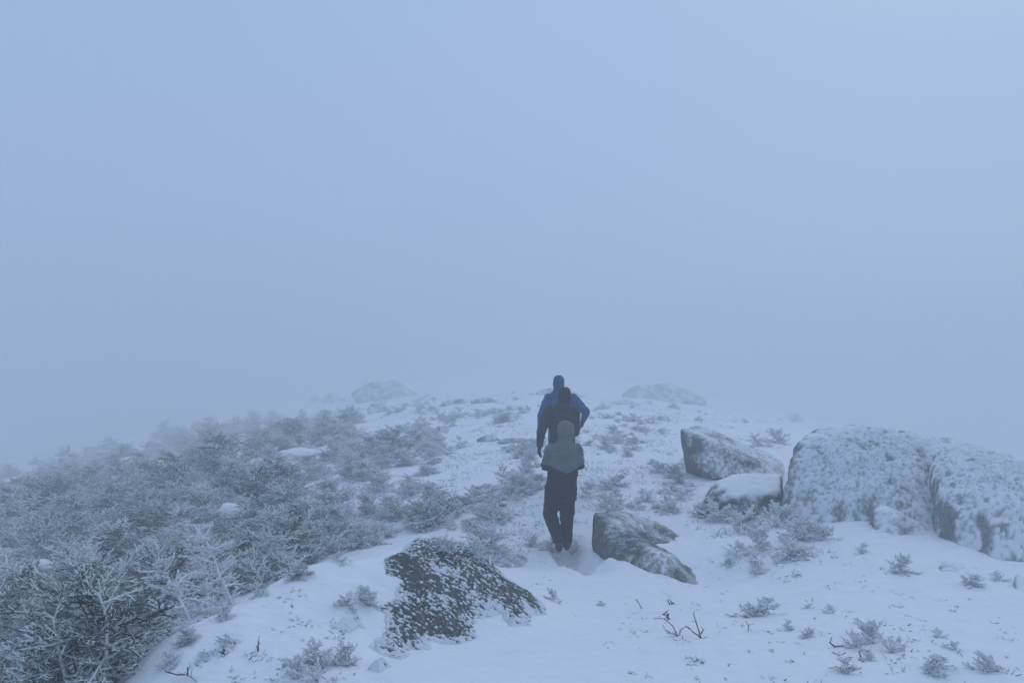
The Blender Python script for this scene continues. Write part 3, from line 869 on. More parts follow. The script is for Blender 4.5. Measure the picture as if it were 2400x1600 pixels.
# shrubs that can be told apart: px, py of the foot, kind, size, words
for (px, py, key, s, lab) in [
        (1150, 1300, ('tuft', 0), 0.95, 'round frosted tuft alone in snow between foreground rock and hikers'),
        (1222, 1312, ('tuft', 1), 0.42, 'tiny frosted sprig in open snow just below the round tuft'),
        (1245, 1278, ('fingers', 0), 0.50, 'grey rimed cushion at the last hiker\'s left boot'),
        (1290, 1285, ('tuft', 3), 0.75, 'darker rimed sprig touching the last hiker\'s left leg'),
        (1352, 1288, ('tuft', 2), 0.55, 'rimed sprig just right of the last hiker\'s boots'),
        (1375, 1160, ('tuft', 4), 1.05, 'frosted tuft to the right of the last hiker\'s knee'),
        (1425, 1195, ('tuft', 1), 1.25, 'upright frosted tuft behind the tip of the dark slab rock'),
        (1568, 1190, ('tuft', 2), 1.15, 'frosted twiggy tuft in snow behind the dark slab rock'),
        (1690, 1222, ('fingers', 0), 0.95, 'finger-like rimed shrub at the foot of the snow-capped boulder, leftmost'),
        (1650, 1205, ('fingers', 1), 0.85, 'spreading rimed shrub on the left flank of the snow-capped boulder'),
        (1745, 1250, ('fingers', 1), 0.95, 'finger-like rimed shrub below the dark face of the snow-capped boulder'),
        (1815, 1235, ('fingers', 2), 1.05, 'tallest white rimed shrub, at the gap between two boulders'),
        (1860, 1262, ('fingers', 0), 0.90, 'white rimed shrub against the left foot of the big rounded boulder'),
        (1790, 1285, ('fingers', 2), 0.95, 'wide rimed shrub in snow in front of the boulder gap'),
        (1725, 1300, ('tuft', 2), 0.95, 'feathery rimed tuft, upper left of the loose patch right of the slab rock'),
        (1860, 1300, ('fingers', 1), 0.70, 'bristly rimed shrub below the left foot of the big rounded boulder'),
        (1935, 1262, ('tuft', 3), 1.00, 'rimed tuft in front of the middle of the big rounded boulder'),
        (1900, 1250, ('fingers', 1), 0.60, 'small rimed shrub pressed against the big rounded boulder'),
        (1775, 1330, ('tuft', 0), 0.75, 'rimed tuft in the middle of the loose patch right of the slab rock'),
        (1765, 1348, ('tuft', 4), 0.55, 'lowest rimed tuft of the loose patch right of the slab rock'),
        (1715, 1322, ('tuft', 1), 0.42, 'tiny rimed sprig at the left end of the loose patch'),
        (1830, 1318, ('tuft', 2), 0.50, 'small rimed tuft at the right end of the loose patch'),
        (2020, 1295, ('tuft', 0), 0.62, 'single rimed tuft on clean snow left of the snow-topped small rock'),
        (2125, 1250, ('tuft', 3), 0.85, 'rimed tuft sitting on the snow-topped small rock'),
        (2105, 1338, ('tuft', 1), 0.70, 'rimed tuft left of the flat rime-feathered rock'),
        (2280, 1370, ('fingers', 0), 0.45, 'rimed clump growing over the flat rime-feathered rock'),
        (2345, 1360, ('tuft', 2), 0.45, 'small rimed tuft between flat rock and right-edge boulder'),
        (1768, 1440, ('fingers', 1), 0.50, 'largest rimed shrub in the foreground snow, right of the dark twigs'),
        (1790, 1420, ('tuft', 4), 0.60, 'loose rimed sprigs just behind the largest foreground shrub'),
        (1850, 1475, ('tuft', 0), 0.38, 'low trailing rimed sprig right of the largest foreground shrub'),
        (1890, 1490, ('tuft', 1), 0.30, 'outer end of trailing rimed sprigs right of the largest foreground shrub'),
        (1940, 1436, ('tuft', 2), 0.33, 'flat dark-tipped sprig alone in the right foreground snow'),
        (2045, 1505, ('fingers', 2), 0.48, 'upright ice-white shrub with a snow slab in the right foreground'),
        (2010, 1518, ('tuft', 3), 0.40, 'low rimed sprig leaning against the upright ice-white shrub'),
        (1992, 1578, ('tuft', 0), 0.33, 'bottom foreground sprig nearest the photo\'s lower edge, right of centre'),
        (2030, 1545, ('tuft', 1), 0.25, 'tiny two-twig sprig under the upright ice-white shrub'),
        (2172, 1575, ('fingers', 1), 0.30, 'rimed sprig low in the right foreground, left of a close pair'),
        (2205, 1560, ('tuft', 4), 0.36, 'rimed sprig low in the right foreground, right of a close pair'),
        (2318, 1572, ('fingers', 0), 0.34, 'rimed stub shrub at the lower right corner'),
        (2205, 1492, ('tuft', 2), 0.28, 'tiny rimed sprig midway up the far right snow'),
        (2235, 1520, ('tuft', 3), 0.22, 'tiniest rimed sprig on the far right snow'),
        (1893, 1424, ('tuft', 3), 0.22, 'tiny upright sprig above the flat dark-tipped one'),
        (740, 1560, ('fingers', 0), 0.42, 'snow-plastered shrub lying on the dome near the lower edge'),
        (700, 1585, ('fingers', 2), 0.34, 'snow-plastered sprigs left of the lying shrub on the dome'),
        (790, 1550, ('fingers', 1), 0.36, 'snow-plastered shrub between the lying one and the foreground rock'),
        (535, 1520, ('tuft', 1), 0.28, 'brownish sprig on the left of the dome'),
        (470, 1545, ('tuft', 2), 0.26, 'faint rimed sprig at the left rim of the dome'),
        (820, 1420, ('fingers', 2), 0.36, 'rime cushion beside the upper left of the foreground rock'),
        (860, 1405, ('fingers', 0), 0.34, 'rime cushion touching the upper left of the foreground rock'),
        (1300, 1405, ('tuft', 4), 0.46, 'flattened sprig right of the foreground rock tip'),
        (1412, 1418, ('tuft', 0), 0.28, 'lone small sprig in open snow between both dark rocks'),
        (405, 1556, ('tuft', 1), 0.34, 'rimed tuft on the rim of the dome, lowest of the rim'),
        (455, 1500, ('white', 1), 0.15, 'rimed clump breaking the left rim of the dome'),
        (515, 1452, ('fingers', 1), 0.26, 'white rimed sprigs on the dome rim below the saplings'),
        (600, 1398, ('tuft', 3), 0.34, 'rimed tuft on the dome rim right of the saplings'),
        (690, 1352, ('white', 2), 0.17, 'rimed clump on the dome rim midway to the dark rock'),
        (790, 1316, ('tuft', 0), 0.40, 'rimed tuft on the dome rim, the last before the dark rock'),
        (1830, 1040, ('tuft', 1), 1.7, 'frosted bush behind the left shoulder of the big rounded boulder'),
        (1775, 1045, ('tuft', 3), 1.3, 'frosted bush in snow behind the wedge boulder'),
        (1600, 1095, ('tall', 2), 0.42, 'bare rimed twigs at the dark left face of the wedge boulder'),
        (1945, 990, ('tuft', 2), 1.9, 'dark-topped bush on the skyline above the big rounded boulder')]:
    g = place_px(px, py)
    if np.isnan(g[0]): continue
    plant(key, (g[0], g[1], g[2] - 0.05 * min(s, 1)), (s * (0.9 + 0.4 * ((px * 0.013) % 1)), s * 1.05, s * (0.7 + 0.35 * ((py * 0.017) % 1))), (px * 0.37 + py * 0.11) % 6.28, 'rimed_shrub', lab, 'shrub', None, g[1] < 10.5 and s > 0.5)

# dark bare twigs lying on or poking from the snow
def twig(px, py, pts, r, label, rime=0.18, seed=0):
    g = place_px(px, py)
    r = r * 0.85; pts = [np.array(x, float) * 0.85 for x in pts]
    S = Sticks(); rng = np.random.default_rng(seed)
    for line in pts:
        q = np.array(line, float)
        for k in range(len(q) - 1):
            S.add(q[k], q[k + 1], r * (1 - 0.5 * k / len(q)), r * (1 - 0.5 * (k + 1) / len(q)), rime)
            for _ in range(2):
                t = rng.random()
                p_ = q[k] + (q[k + 1] - q[k]) * t
                e = unit(q[k + 1] - q[k] + rng.normal(0, 0.16, 3) + np.array([0, 0, 0.06])) * rng.uniform(0.015, 0.05)
                S.add(p_, p_ + e, r * 0.6, r * 0.4, rime + 0.1)
    o = link('twig', S.mesh('twig', M_TWIG, 5, seed, 0.1, 0.25), None, (g[0], g[1], g[2]))
    return tag(o, label, 'twig')

twig(1505, 1425, [[(0, 0, -0.02), (-0.03, 0.01, 0.05), (-0.06, 0.02, 0.085)]], 0.004, 'single thin dark stick slanting out of the open snow', seed=1)
twig(1592, 1488, [[(0, 0, -0.02), (-0.05, 0.02, 0.07), (-0.11, 0.03, 0.12), (-0.20, 0.03, 0.125)], [(0, 0, 0), (0.02, 0.01, 0.05), (0.06, 0.0, 0.07)], [(-0.01, 0, 0), (-0.10, 0, 0.03), (-0.13, 0, 0.08)], [(0, 0, 0), (-0.04, -0.02, 0.02), (-0.10, -0.02, 0.025)]], 0.006, 'curved dark bare branch arching left over the foreground snow', seed=2)
twig(1645, 1495, [[(0, 0, -0.02), (-0.03, 0.0, 0.08), (-0.065, 0.0, 0.19)], [(0, 0, 0.0), (-0.07, 0.01, 0.05), (-0.12, 0.01, 0.09)], [(-0.02, 0, 0.02), (0.02, 0.02, 0.06)]], 0.0055, 'upright dark forked twig right of the curved branch', seed=3)
twig(1570, 1450, [[(0, 0, -0.02), (-0.02, 0, 0.03), (-0.06, 0, 0.05)], [(-0.02, 0, 0.02), (-0.01, 0, 0.05)], [(0, 0, 0), (-0.04, 0, 0.02)]], 0.007, 'stubby dark sprig just above the curved branch', seed=4)
twig(1572, 1415, [[(0, 0, -0.02), (-0.03, 0, 0.04)], [(0.01, 0, 0), (0.0, 0, 0.035)], [(0.02, 0, 0), (0.025, 0, 0.02)]], 0.006, 'little dark sprig with three tips, highest of the dark twigs', seed=5)
twig(1752, 1446, [[(0, 0, 0), (-0.05, 0, 0.012), (-0.10, 0, 0.035)]], 0.0035, 'thin dark needle-like twig left of the largest foreground shrub', seed=6)
twig(1754, 1478, [[(0, 0, -0.02), (0.0, 0, 0.05), (-0.02, 0, 0.085)], [(0, 0, 0.05), (0.04, 0, 0.06)]], 0.0045, 'short dark upright stub below the largest foreground shrub', seed=7)
twig(605, 1525, [[(0, 0, -0.02), (0.0, 0, 0.03), (0.002, 0, 0.06)]], 0.006, 'tiny dark stub standing alone on the dome snow', 0.2, seed=8)
twig(2020, 1540, [[(0, 0, -0.01), (-0.02, 0, 0.04)], [(0.035, 0, -0.01), (0.04, 0, 0.045)]], 0.006, 'two dark stub tips below the ice-white shrub', seed=9)
twig(440, 1592, [[(-0.13, 0, 0.05), (-0.06, 0, 0.03), (0, 0, 0.03), (0.06, -0.02, 0.0)], [(0, 0, 0.03), (0.0, 0, 0.07)]], 0.004, 'bare grey branch lying at the dome\'s lower left rim', 0.25, seed=10)
twig(1958, 1515, [[(0, 0, 0), (-0.04, 0, 0.03)], [(0.0, 0, 0), (0.05, 0, 0.01)]], 0.006, 'dark-tipped low twig between the flat sprig and ice-white shrub', 0.2, seed=11)
twig(1560, 1398, [[(0.08, 0, 0.0), (0.02, 0, 0.02), (-0.04, 0, 0.05)]], 0.005, 'pale rimed stick lying above the dark sprigs', 0.5, seed=12)

# pillows of snow caught in the thicket
def snow_pillow(px, py, w, d_, h, lift, label, seed):
    g = place_px(px, py)
    v, f = ico(4)
    n = fbm(v * 1.7 + seed, 3, seed)
    q = v * (1 + 0.28 * n)[:, None] * np.array([w, d_, h])
    q[:, 2] = np.where(q[:, 2] < 0, q[:, 2] * 0.4, q[:, 2])
    o = link('snow_pillow', mesh_from('snow_pillow', q, None, f, M_SNOW), None, (g[0], g[1], g[2] + lift))
    return tag(o, label, 'snow pillow')
snow_pillow(92, 1420, 0.16, 0.14, 0.11, 0.45, 'round snow pillow caught in spruce tops at the far left', 1)
snow_pillow(345, 1395, 0.17, 0.14, 0.12, 0.30, 'snow pillow beside the thin frosted sapling', 2)
snow_pillow(250, 1440, 0.16, 0.13, 0.09, 0.12, 'snow pillow in the dark hollow of the thicket', 4)
snow_pillow(700, 1095, 0.55, 0.4, 0.14, 0.35, 'flat snow drift among the far spruces', 5)
snow_pillow(540, 1260, 0.20, 0.17, 0.15, 0.40, 'small snow pillow above the bent sapling', 6)

# crumbs of twig, needle and rime lying about on the snow
def litter(regions, seed):
    rng = np.random.default_rng(seed)
    S = Sticks()
    for poly, n in regions:
        px = rng.uniform(min(p_[0] for p_ in poly), max(p_[0] for p_ in poly), n * 3); py = rng.uniform(min(p_[1] for p_ in poly), max(p_[1] for p_ in poly), n * 3)
        ok = in_poly(px, py, poly)
        cl = ok & (fbm(np.c_[px / 90, py / 45, np.zeros(len(px))], 2, seed) > 0.02)
        for g in ground_pts(px[cl][:n], py[cl][:n]):
            if np.isnan(g[0]): continue
            for _ in range(rng.integers(1, 5)):
                p_ = g + np.array([*rng.normal(0, 0.018, 2), rng.uniform(-0.006, 0.004)])
                d = unit(np.array([*rng.normal(0, 1, 2), abs(rng.normal(0.25, 0.3))])) * rng.uniform(0.010, 0.035)
                S.add(p_, p_ + d, rng.uniform(0.0025, 0.0055), 0.002, rng.choice([0.1, 0.35, 0.7, 0.9]))
    o = link('twig_litter', S.mesh('twig_litter', M_TWIG, 3, seed, 0.2, 0.35))
    o['kind'] = 'stuff'
    o['label'] = 'scattered crumbs of twig and rime on the snow'
litter([([(1300, 1400), (2380, 1400), (2400, 1600), (1450, 1600)], 190), ([(420, 1600), (560, 1440), (760, 1350), (880, 1400), (830, 1600)], 150), ([(1340, 1250), (2150, 1270), (2150, 1400), (1660, 1400)], 90), ([(1060, 1290), (1290, 1290), (1290, 1400), (1150, 1320)], 40)], 91)

# frosted heath: low stems and leaves that mottle the snow all over the slope
def heath(regions, seed):
    rng = np.random.default_rng(seed)
    S = Sticks()
    for poly, n, thr in regions:
        px = rng.uniform(min(p_[0] for p_ in poly), max(p_[0] for p_ in poly), n * 4); py = rng.uniform(min(p_[1] for p_ in poly), max(p_[1] for p_ in poly), n * 4)
        ok = in_poly(px, py, poly)
        g = ground_pts(px[ok][:n * 2], py[ok][:n * 2])
        g = g[~np.isnan(g[:, 0])]
        cl = fbm(np.c_[g[:, 0] * 0.8, g[:, 1] * 0.8, np.zeros(len(g))] / (1 + g[:, 1:2] / 30), 3, seed)
        for q in g[cl > thr][:n]:
            if any((q[0] - a[0]) ** 2 + (q[1] - a[1]) ** 2 < (a[2] * 0.8) ** 2 for a in hik): continue
            sc = (0.7 + 0.02 * q[1]) * rng.uniform(0.5, 1.3)
            rm = rng.choice([0.25, 0.5, 0.75, 0.95])
            for _ in range(rng.integers(4, 10)):
                p_ = q + np.array([*rng.normal(0, 0.07 * sc, 2) * np.array([1.5, 1.0]), -0.012])
                d = unit(np.array([*rng.normal(0, 1, 2), abs(rng.normal(0.35, 0.35))])) * rng.uniform(0.03, 0.09) * sc
                S.add(p_, p_ + d, 0.008 * sc * rng.uniform(0.7, 1.4), 0.005 * sc, rm + rng.normal(0, 0.12))
    o = link('frosted_heath', S.mesh('frosted_heath', M_SPRUCE_W, 3, seed, fuzz=1, fuzz_len=0.016))
    o['kind'] = 'stuff'
    o['label'] = 'low frosted heath mottling the snowy slope'
heath([(FIELD, 900, -0.12), (FIELD_R, 650, -0.08), (FIELD_FAR, 500, -0.1), ([(1640, 1200), (1960, 1240), (1980, 1300), (1860, 1360), (1690, 1340)], 130, -0.05), ([(1480, 940), (1840, 990), (1840, 1060), (1600, 1000)], 120, 0.0)], 97)

# ------------------------------------------------------------------ hikers
def capsule(bm, p0, p1, r0, r1, seg=14):
    p0, p1 = Vector(p0), Vector(p1)
    ax = p1 - p0
    L = max(ax.length, 1e-6)
    rot = ax.to_track_quat('Z', 'Y').to_matrix()
    rows = []
    for k in range(5): a = -math.pi / 2 + math.pi / 2 * k / 4; rows.append((r0 * math.sin(a), r0 * math.cos(a)))
    for k in range(5): a = math.pi / 2 * k / 4; rows.append((L + r1 * math.sin(a), r1 * math.cos(a)))
    loft(bm, [(p0 + rot @ Vector((0, 0, z)), rot, max(r, 1e-4), max(r, 1e-4)) for z, r in rows], seg)

def loft(bm, rings, seg=20):
    prev = None; first = None
    for c, rot, rx, ry in rings:
        ring = [bm.verts.new(c + rot @ Vector((rx * math.cos(2 * math.pi * k / seg), ry * math.sin(2 * math.pi * k / seg), 0))) for k in range(seg)]
        if prev:
            for k in range(seg): bm.faces.new((prev[k], prev[(k + 1) % seg], ring[(k + 1) % seg], ring[k]))
        else: first = ring
        prev = ring
    bm.faces.new(list(reversed(first))); bm.faces.new(prev)

I3 = Matrix.Identity(3)
def stack(bm, rows, seg=24):
    """rows: (x, y, z, half width, half depth) from bottom to top"""
    loft(bm, [(Vector((x, y, z)), I3, a, b) for x, y, z, a, b in rows], seg)

def blend(bm, name, voxel, smooth=6, fold=0.0, seed=0, mat=None, attr_fn=None, fold_fn=None):
    """Fuse overlapping volumes into one continuous skin and press folds into it."""
    bmesh.ops.recalc_face_normals(bm, faces=bm.faces)
    me = bpy.data.meshes.new(name); bm.to_mesh(me); bm.free()
    tmp = bpy.data.objects.new('tmp', me); COL.objects.link(tmp)
    r = tmp.modifiers.new('r', 'REMESH'); r.mode = 'VOXEL'; r.voxel_size = voxel
    s = tmp.modifiers.new('s', 'SMOOTH'); s.iterations = smooth; s.factor = 0.5
    dg = bpy.context.evaluated_depsgraph_get()
    out = bpy.data.meshes.new_from_object(tmp.evaluated_get(dg))
    bpy.data.objects.remove(tmp); bpy.data.meshes.remove(me)
    out.name = name
    n = len(out.vertices)
    co = np.empty(n * 3, np.float32); out.vertices.foreach_get('co', co); co = co.reshape(-1, 3).astype(float)
    if fold:
        nm = np.empty(n * 3, np.float32); out.vertices.foreach_get('normal', nm); nm = nm.reshape(-1, 3)
        w = np.abs(fbm(co * np.array([6, 6, 13]) + seed, 4, seed, 0.6)) * 1.9 - 0.35 + 0.4 * fbm(co * 3 + seed, 2, seed + 3)
        k = fold if fold_fn is None else fold * fold_fn(co)
        co = co + nm * (k * w)[:, None] if hasattr(k, '__len__') else co + nm * (k * w)[:, None]
        out.vertices.foreach_set('co', co.astype(np.float32).ravel())
    if attr_fn is not None:
        at = out.attributes.new('panel', 'FLOAT', 'POINT'); at.data.foreach_set('value', attr_fn(co).astype(np.float32))
    out.polygons.foreach_set('use_smooth', np.ones(len(out.polygons), bool))
    out.update()
    if mat:
        out.materials.clear(); out.materials.append(mat)
    return out

def V3(*a): return Vector(a)

def hand(bm, wrist, el, side, grow=1.0, curl=0.9):
    """palm, four bent fingers of unequal length and a thumb from the side of the palm"""
    d = (Vector(wrist) - Vector(el)).normalized()
    ref = V3(0, 1, 0) if abs(d.y) < 0.8 else V3(0, 0, 1)
    lat = d.cross(V3(1, 0, 0) if abs(d.x) < 0.8 else V3(0, 1, 0)).normalized()      # across the knuckles
    if lat.y < 0: lat = -lat
    inn = d.cross(lat).normalized()
    if inn.x * (1 if side == 'L' else -1) < 0: inn = -inn
    w = Vector(wrist)
    for k in range(4):
        off = lat * (k - 1.5) * 0.020
        a = w + off * 0.6; b = w + d * 0.088 + off
        capsule(bm, a, b, 0.015 * grow, 0.0135 * grow, 10)
        ln = (0.058, 0.068, 0.064, 0.050)[k]
        m = b + (d * math.cos(curl * 0.5) + inn * math.sin(curl * 0.5)) * ln * 0.62
        e = m + (d * math.cos(curl) + inn * math.sin(curl)) * ln * 0.6
        capsule(bm, b, m, 0.0115 * grow, 0.0105 * grow, 8); capsule(bm, m, e, 0.0105 * grow, 0.009 * grow, 8)
    t0 = w + d * 0.02 + lat * 0.026; t1 = t0 + (d * 0.7 + lat * 0.6 + inn * 0.2).normalized() * 0.045; t2 = t1 + (d * 0.95 + inn * 0.3).normalized() * 0.032
    capsule(bm, t0, t1, 0.014 * grow, 0.012 * grow, 8); capsule(bm, t1, t2, 0.012 * grow, 0.010 * grow, 8)

def foot(bm, an, toe, grow=0.0, sole=False):
    an, toe = Vector(an), Vector(toe)
    f = (toe - an); f = f.normalized()
    heel = an - f * 0.055 + V3(0, 0, -0.075)
    ball = an + f * 0.13 + V3(0, 0, -0.078)
    tip = an + f * 0.20 + V3(0, 0, -0.080)
    capsule(bm, an, heel, 0.045 + grow, 0.036 + grow, 12)
    capsule(bm, heel, ball, 0.036 + grow, 0.040 + grow, 12)
    capsule(bm, ball, tip, 0.042 + grow, 0.030 + grow, 12)
    capsule(bm, an + V3(0, 0, 0.02), ball, 0.048 + grow, 0.034 + grow, 12)

def hiker(loc, rot, label, J, mats, hem, seed, panel=None, hood_up=True, fat=1.0):
    body_bm = bmesh.new()
    hd, nk, ch, pv = Vector(J['head']), Vector(J['neck']), Vector(J['chest']), Vector(J['pelvis'])
    # head with face looking forward (+y)
    stack(body_bm, [(hd.x, hd.y + 0.02, hd.z - 0.115, 0.035, 0.035), (hd.x, hd.y + 0.015, hd.z - 0.09, 0.055, 0.070), (hd.x, hd.y, hd.z - 0.03, 0.070, 0.092), (hd.x, hd.y - 0.005, hd.z + 0.03, 0.075, 0.098), (hd.x, hd.y - 0.01, hd.z + 0.08, 0.066, 0.085), (hd.x, hd.y - 0.01, hd.z + 0.108, 0.035, 0.045)])
    capsule(body_bm, hd + V3(0, 0.090, 0.005), hd + V3(0, 0.108, -0.028), 0.010, 0.014, 8)           # nose
    capsule(body_bm, hd + V3(-0.020, 0.084, -0.062), hd + V3(0.020, 0.084, -0.062), 0.009, 0.009, 8)   # mouth
    for s in (-1, 1):
        capsule(body_bm, hd + V3(s * 0.03, 0.082, 0.004), hd + V3(s * 0.034, 0.080, 0.004), 0.013, 0.013, 8)
        capsule(body_bm, hd + V3(s * 0.073, -0.005, 0.022), hd + V3(s * 0.073, -0.005, -0.022), 0.012, 0.010, 8)
    capsule(body_bm, nk + V3(0, 0.015, -0.05), hd + V3(0, 0, -0.05), 0.05, 0.05)
    mid = (ch + pv) / 2
    stack(body_bm, [(pv.x, pv.y, pv.z - 0.10, 0.13, 0.10), (pv.x, pv.y, pv.z, 0.165, 0.12), (mid.x, mid.y, mid.z, 0.14, 0.10), (ch.x, ch.y, ch.z - 0.05, 0.165, 0.115), (ch.x, ch.y + 0.01, ch.z + 0.09, 0.13, 0.075), (nk.x, nk.y + 0.015, nk.z, 0.055, 0.045)])
    for s in 'LR':
        capsule(body_bm, J['sh' + s], J['el' + s], 0.052, 0.040); capsule(body_bm, J['el' + s], J['wr' + s], 0.040, 0.027)
        capsule(body_bm, J['hip' + s], J['kn' + s], 0.080, 0.056); capsule(body_bm, J['kn' + s], J['an' + s], 0.056, 0.038)
        capsule(body_bm, ch + V3(0, 0.01, 0.04), J['sh' + s], 0.06, 0.05)
        hand(body_bm, J['wr' + s], J['el' + s], s); foot(body_bm, J['an' + s], J['toe' + s])
    root = link('person', blend(body_bm, 'person', 0.009, 3, mat=mats['skin']), None, loc)
    root.rotation_euler = (0, 0, rot)
    tag(root, label, 'person')
    # jacket with sleeves
    bm = bmesh.new()
    stack(bm, [(x, y, z, a * fat, b * fat) for x, y, z, a, b in J['coat']])
    for s in 'LR':
        sh, el, wr = Vector(J['sh' + s]), Vector(J['el' + s]), Vector(J['wr' + s])
        capsule(bm, ch + V3(0, 0, 0.06), sh, 0.090 * fat, 0.082 * fat); capsule(bm, sh, el, 0.086 * fat, 0.072 * fat); capsule(bm, el, el + (wr - el) * 0.90, 0.072 * fat, 0.052 * fat)
    capsule(bm, nk - V3(0, 0, 0.03), nk + V3(0, 0.01, 0.05), 0.10, 0.088)
    jk = link('jacket', blend(bm, 'jacket', 0.0105, 5, 0.017, seed, mats['jacket'], panel), root)
    # hood
    bm = bmesh.new()
    t = J.get('hood', 1.0)
    stack(bm, [(hd.x, hd.y - 0.02, hd.z - 0.16, 0.085 * t, 0.090), (hd.x, hd.y - 0.02, hd.z - 0.10, 0.094 * t, 0.112), (hd.x, hd.y - 0.015, hd.z - 0.02, 0.106 * t, 0.128), (hd.x, hd.y - 0.015, hd.z + 0.06, 0.104 * t, 0.124), (hd.x, hd.y - 0.015, hd.z + 0.11, 0.082 * t, 0.095), (hd.x, hd.y - 0.01, hd.z + 0.135, 0.040, 0.05)])
    me = blend(bm, 'hood', 0.009, 5, 0.008, seed + 5, mats['hood'])
    bm2 = bmesh.new(); bm2.from_mesh(me)                        # open the hood in front of the face
    dele = [f for f in bm2.faces if f.calc_center_median().y > hd.y + 0.055 and abs(f.calc_center_median().x - hd.x) < 0.075 and hd.z - 0.11 < f.calc_center_median().z < hd.z + 0.085]
    bmesh.ops.delete(bm2, geom=dele, context='FACES'); bm2.to_mesh(me); bm2.free()
    link('hood', me, jk)
    # drawcord seam round the back of the hood
    bm = bmesh.new()
    n = 22
    pts = [V3(hd.x + 0.098 * t * math.cos(a), hd.y - 0.018 - 0.117 * math.sin(a), hd.z - 0.088 - 0.012 * math.sin(a)) for a in [math.pi * k / n for k in range(n + 1)]]
    for k in range(n): capsule(bm, pts[k], pts[k + 1], 0.008, 0.008, 8)
    link('hood_seam', blend(bm, 'hood_seam', 0.006, 2, mat=mats['trim']), jk)
    # hem band
    # trousers
    bm = bmesh.new()
    stack(bm, [(pv.x, pv.y, pv.z - 0.14, 0.12, 0.10), (pv.x, pv.y, pv.z - 0.04, 0.178, 0.135), (pv.x, pv.y, pv.z + 0.10, 0.165, 0.12)])
    for s in 'LR':
        hp, kn, an = Vector(J['hip' + s]), Vector(J['kn' + s]), Vector(J['an' + s])
        capsule(bm, hp, kn, 0.114, 0.094); capsule(bm, kn, an + (an - kn).normalized() * 0.01, 0.094, 0.074)
    link('trousers', blend(bm, 'trousers', 0.0105, 4, 0.016, seed + 11, mats['trousers']), root)
    for s in 'LR':
        bm = bmesh.new(); hand(bm, J['wr' + s], J['el' + s], s, 1.75, 0.7)
        el, wr = Vector(J['el' + s]), Vector(J['wr' + s])
        capsule(bm, el + (wr - el) * 0.86, wr, 0.050, 0.036, 12)
        link('glove', blend(bm, 'glove', 0.0065, 2, 0.003, seed + 17, mats['glove']), root)
        bm = bmesh.new(); foot(bm, J['an' + s], J['toe' + s], 0.014)
        an = Vector(J['an' + s]); kn = Vector(J['kn' + s])
        capsule(bm, an, an + (kn - an).normalized() * 0.11, 0.064, 0.068, 14)
        bt = link('boot', blend(bm, 'boot', 0.008, 3, 0.003, seed + 19, mats['boot']), root)
        f = (Vector(J['toe' + s]) - an).normalized()
        bm = bmesh.new()
        h_ = an - f * 0.06 + V3(0, 0, -0.112); t_ = an + f * 0.20 + V3(0, 0, -0.112)
        h_ = an - f * 0.065 - V3(0, 0, 0.105); 
        capsule(bm, h_, h_ + f * 0.13, 0.030, 0.038, 12); capsule(bm, h_ + f * 0.13, h_ + f * 0.265, 0.040, 0.030, 12)
        link('sole', blend(bm, 'sole', 0.008, 2, 0.0, 0, mats['sole']), bt)
    return root

M_SKIN = make_plain('skin', (0.42, 0.27, 0.20), (0.50, 0.33, 0.25), 12)
M_BOOT = make_plain('brown_boot_leather', (0.026, 0.016, 0.014), (0.055, 0.030, 0.025), 25)
M_SOLE = make_plain('boot_rubber', (0.012, 0.012, 0.012), (0.03, 0.03, 0.03), 30)
M_GLOVE = make_cloth('black_glove', (0.020, 0.021, 0.025))
M_DARKTRIM = make_cloth('dark_trim', (0.055, 0.065, 0.068))
M_TROUSER = make_cloth('charcoal_trousers', (0.012, 0.013, 0.018))
M_GREY = make_cloth('grey_navy_jacket', (0.130, 0.146, 0.146), lower=(0.014, 0.015, 0.024))
M_GREYHOOD = make_cloth('grey_hood', (0.134, 0.150, 0.148))
M_BLACK = make_cloth('black_jacket', (0.022, 0.030, 0.030))
M_BLACKHOOD = make_cloth('black_hood', (0.011, 0.013, 0.014))
M_BLUE = make_cloth('blue_jacket', (0.022, 0.088, 0.215))
M_BLUEHOOD = make_cloth('blue_hood', (0.014, 0.050, 0.18))

def at_ground(px, d):
    x = (px - 1200) / FPX * d
    return V3(x, d, terrain_at(x, d))

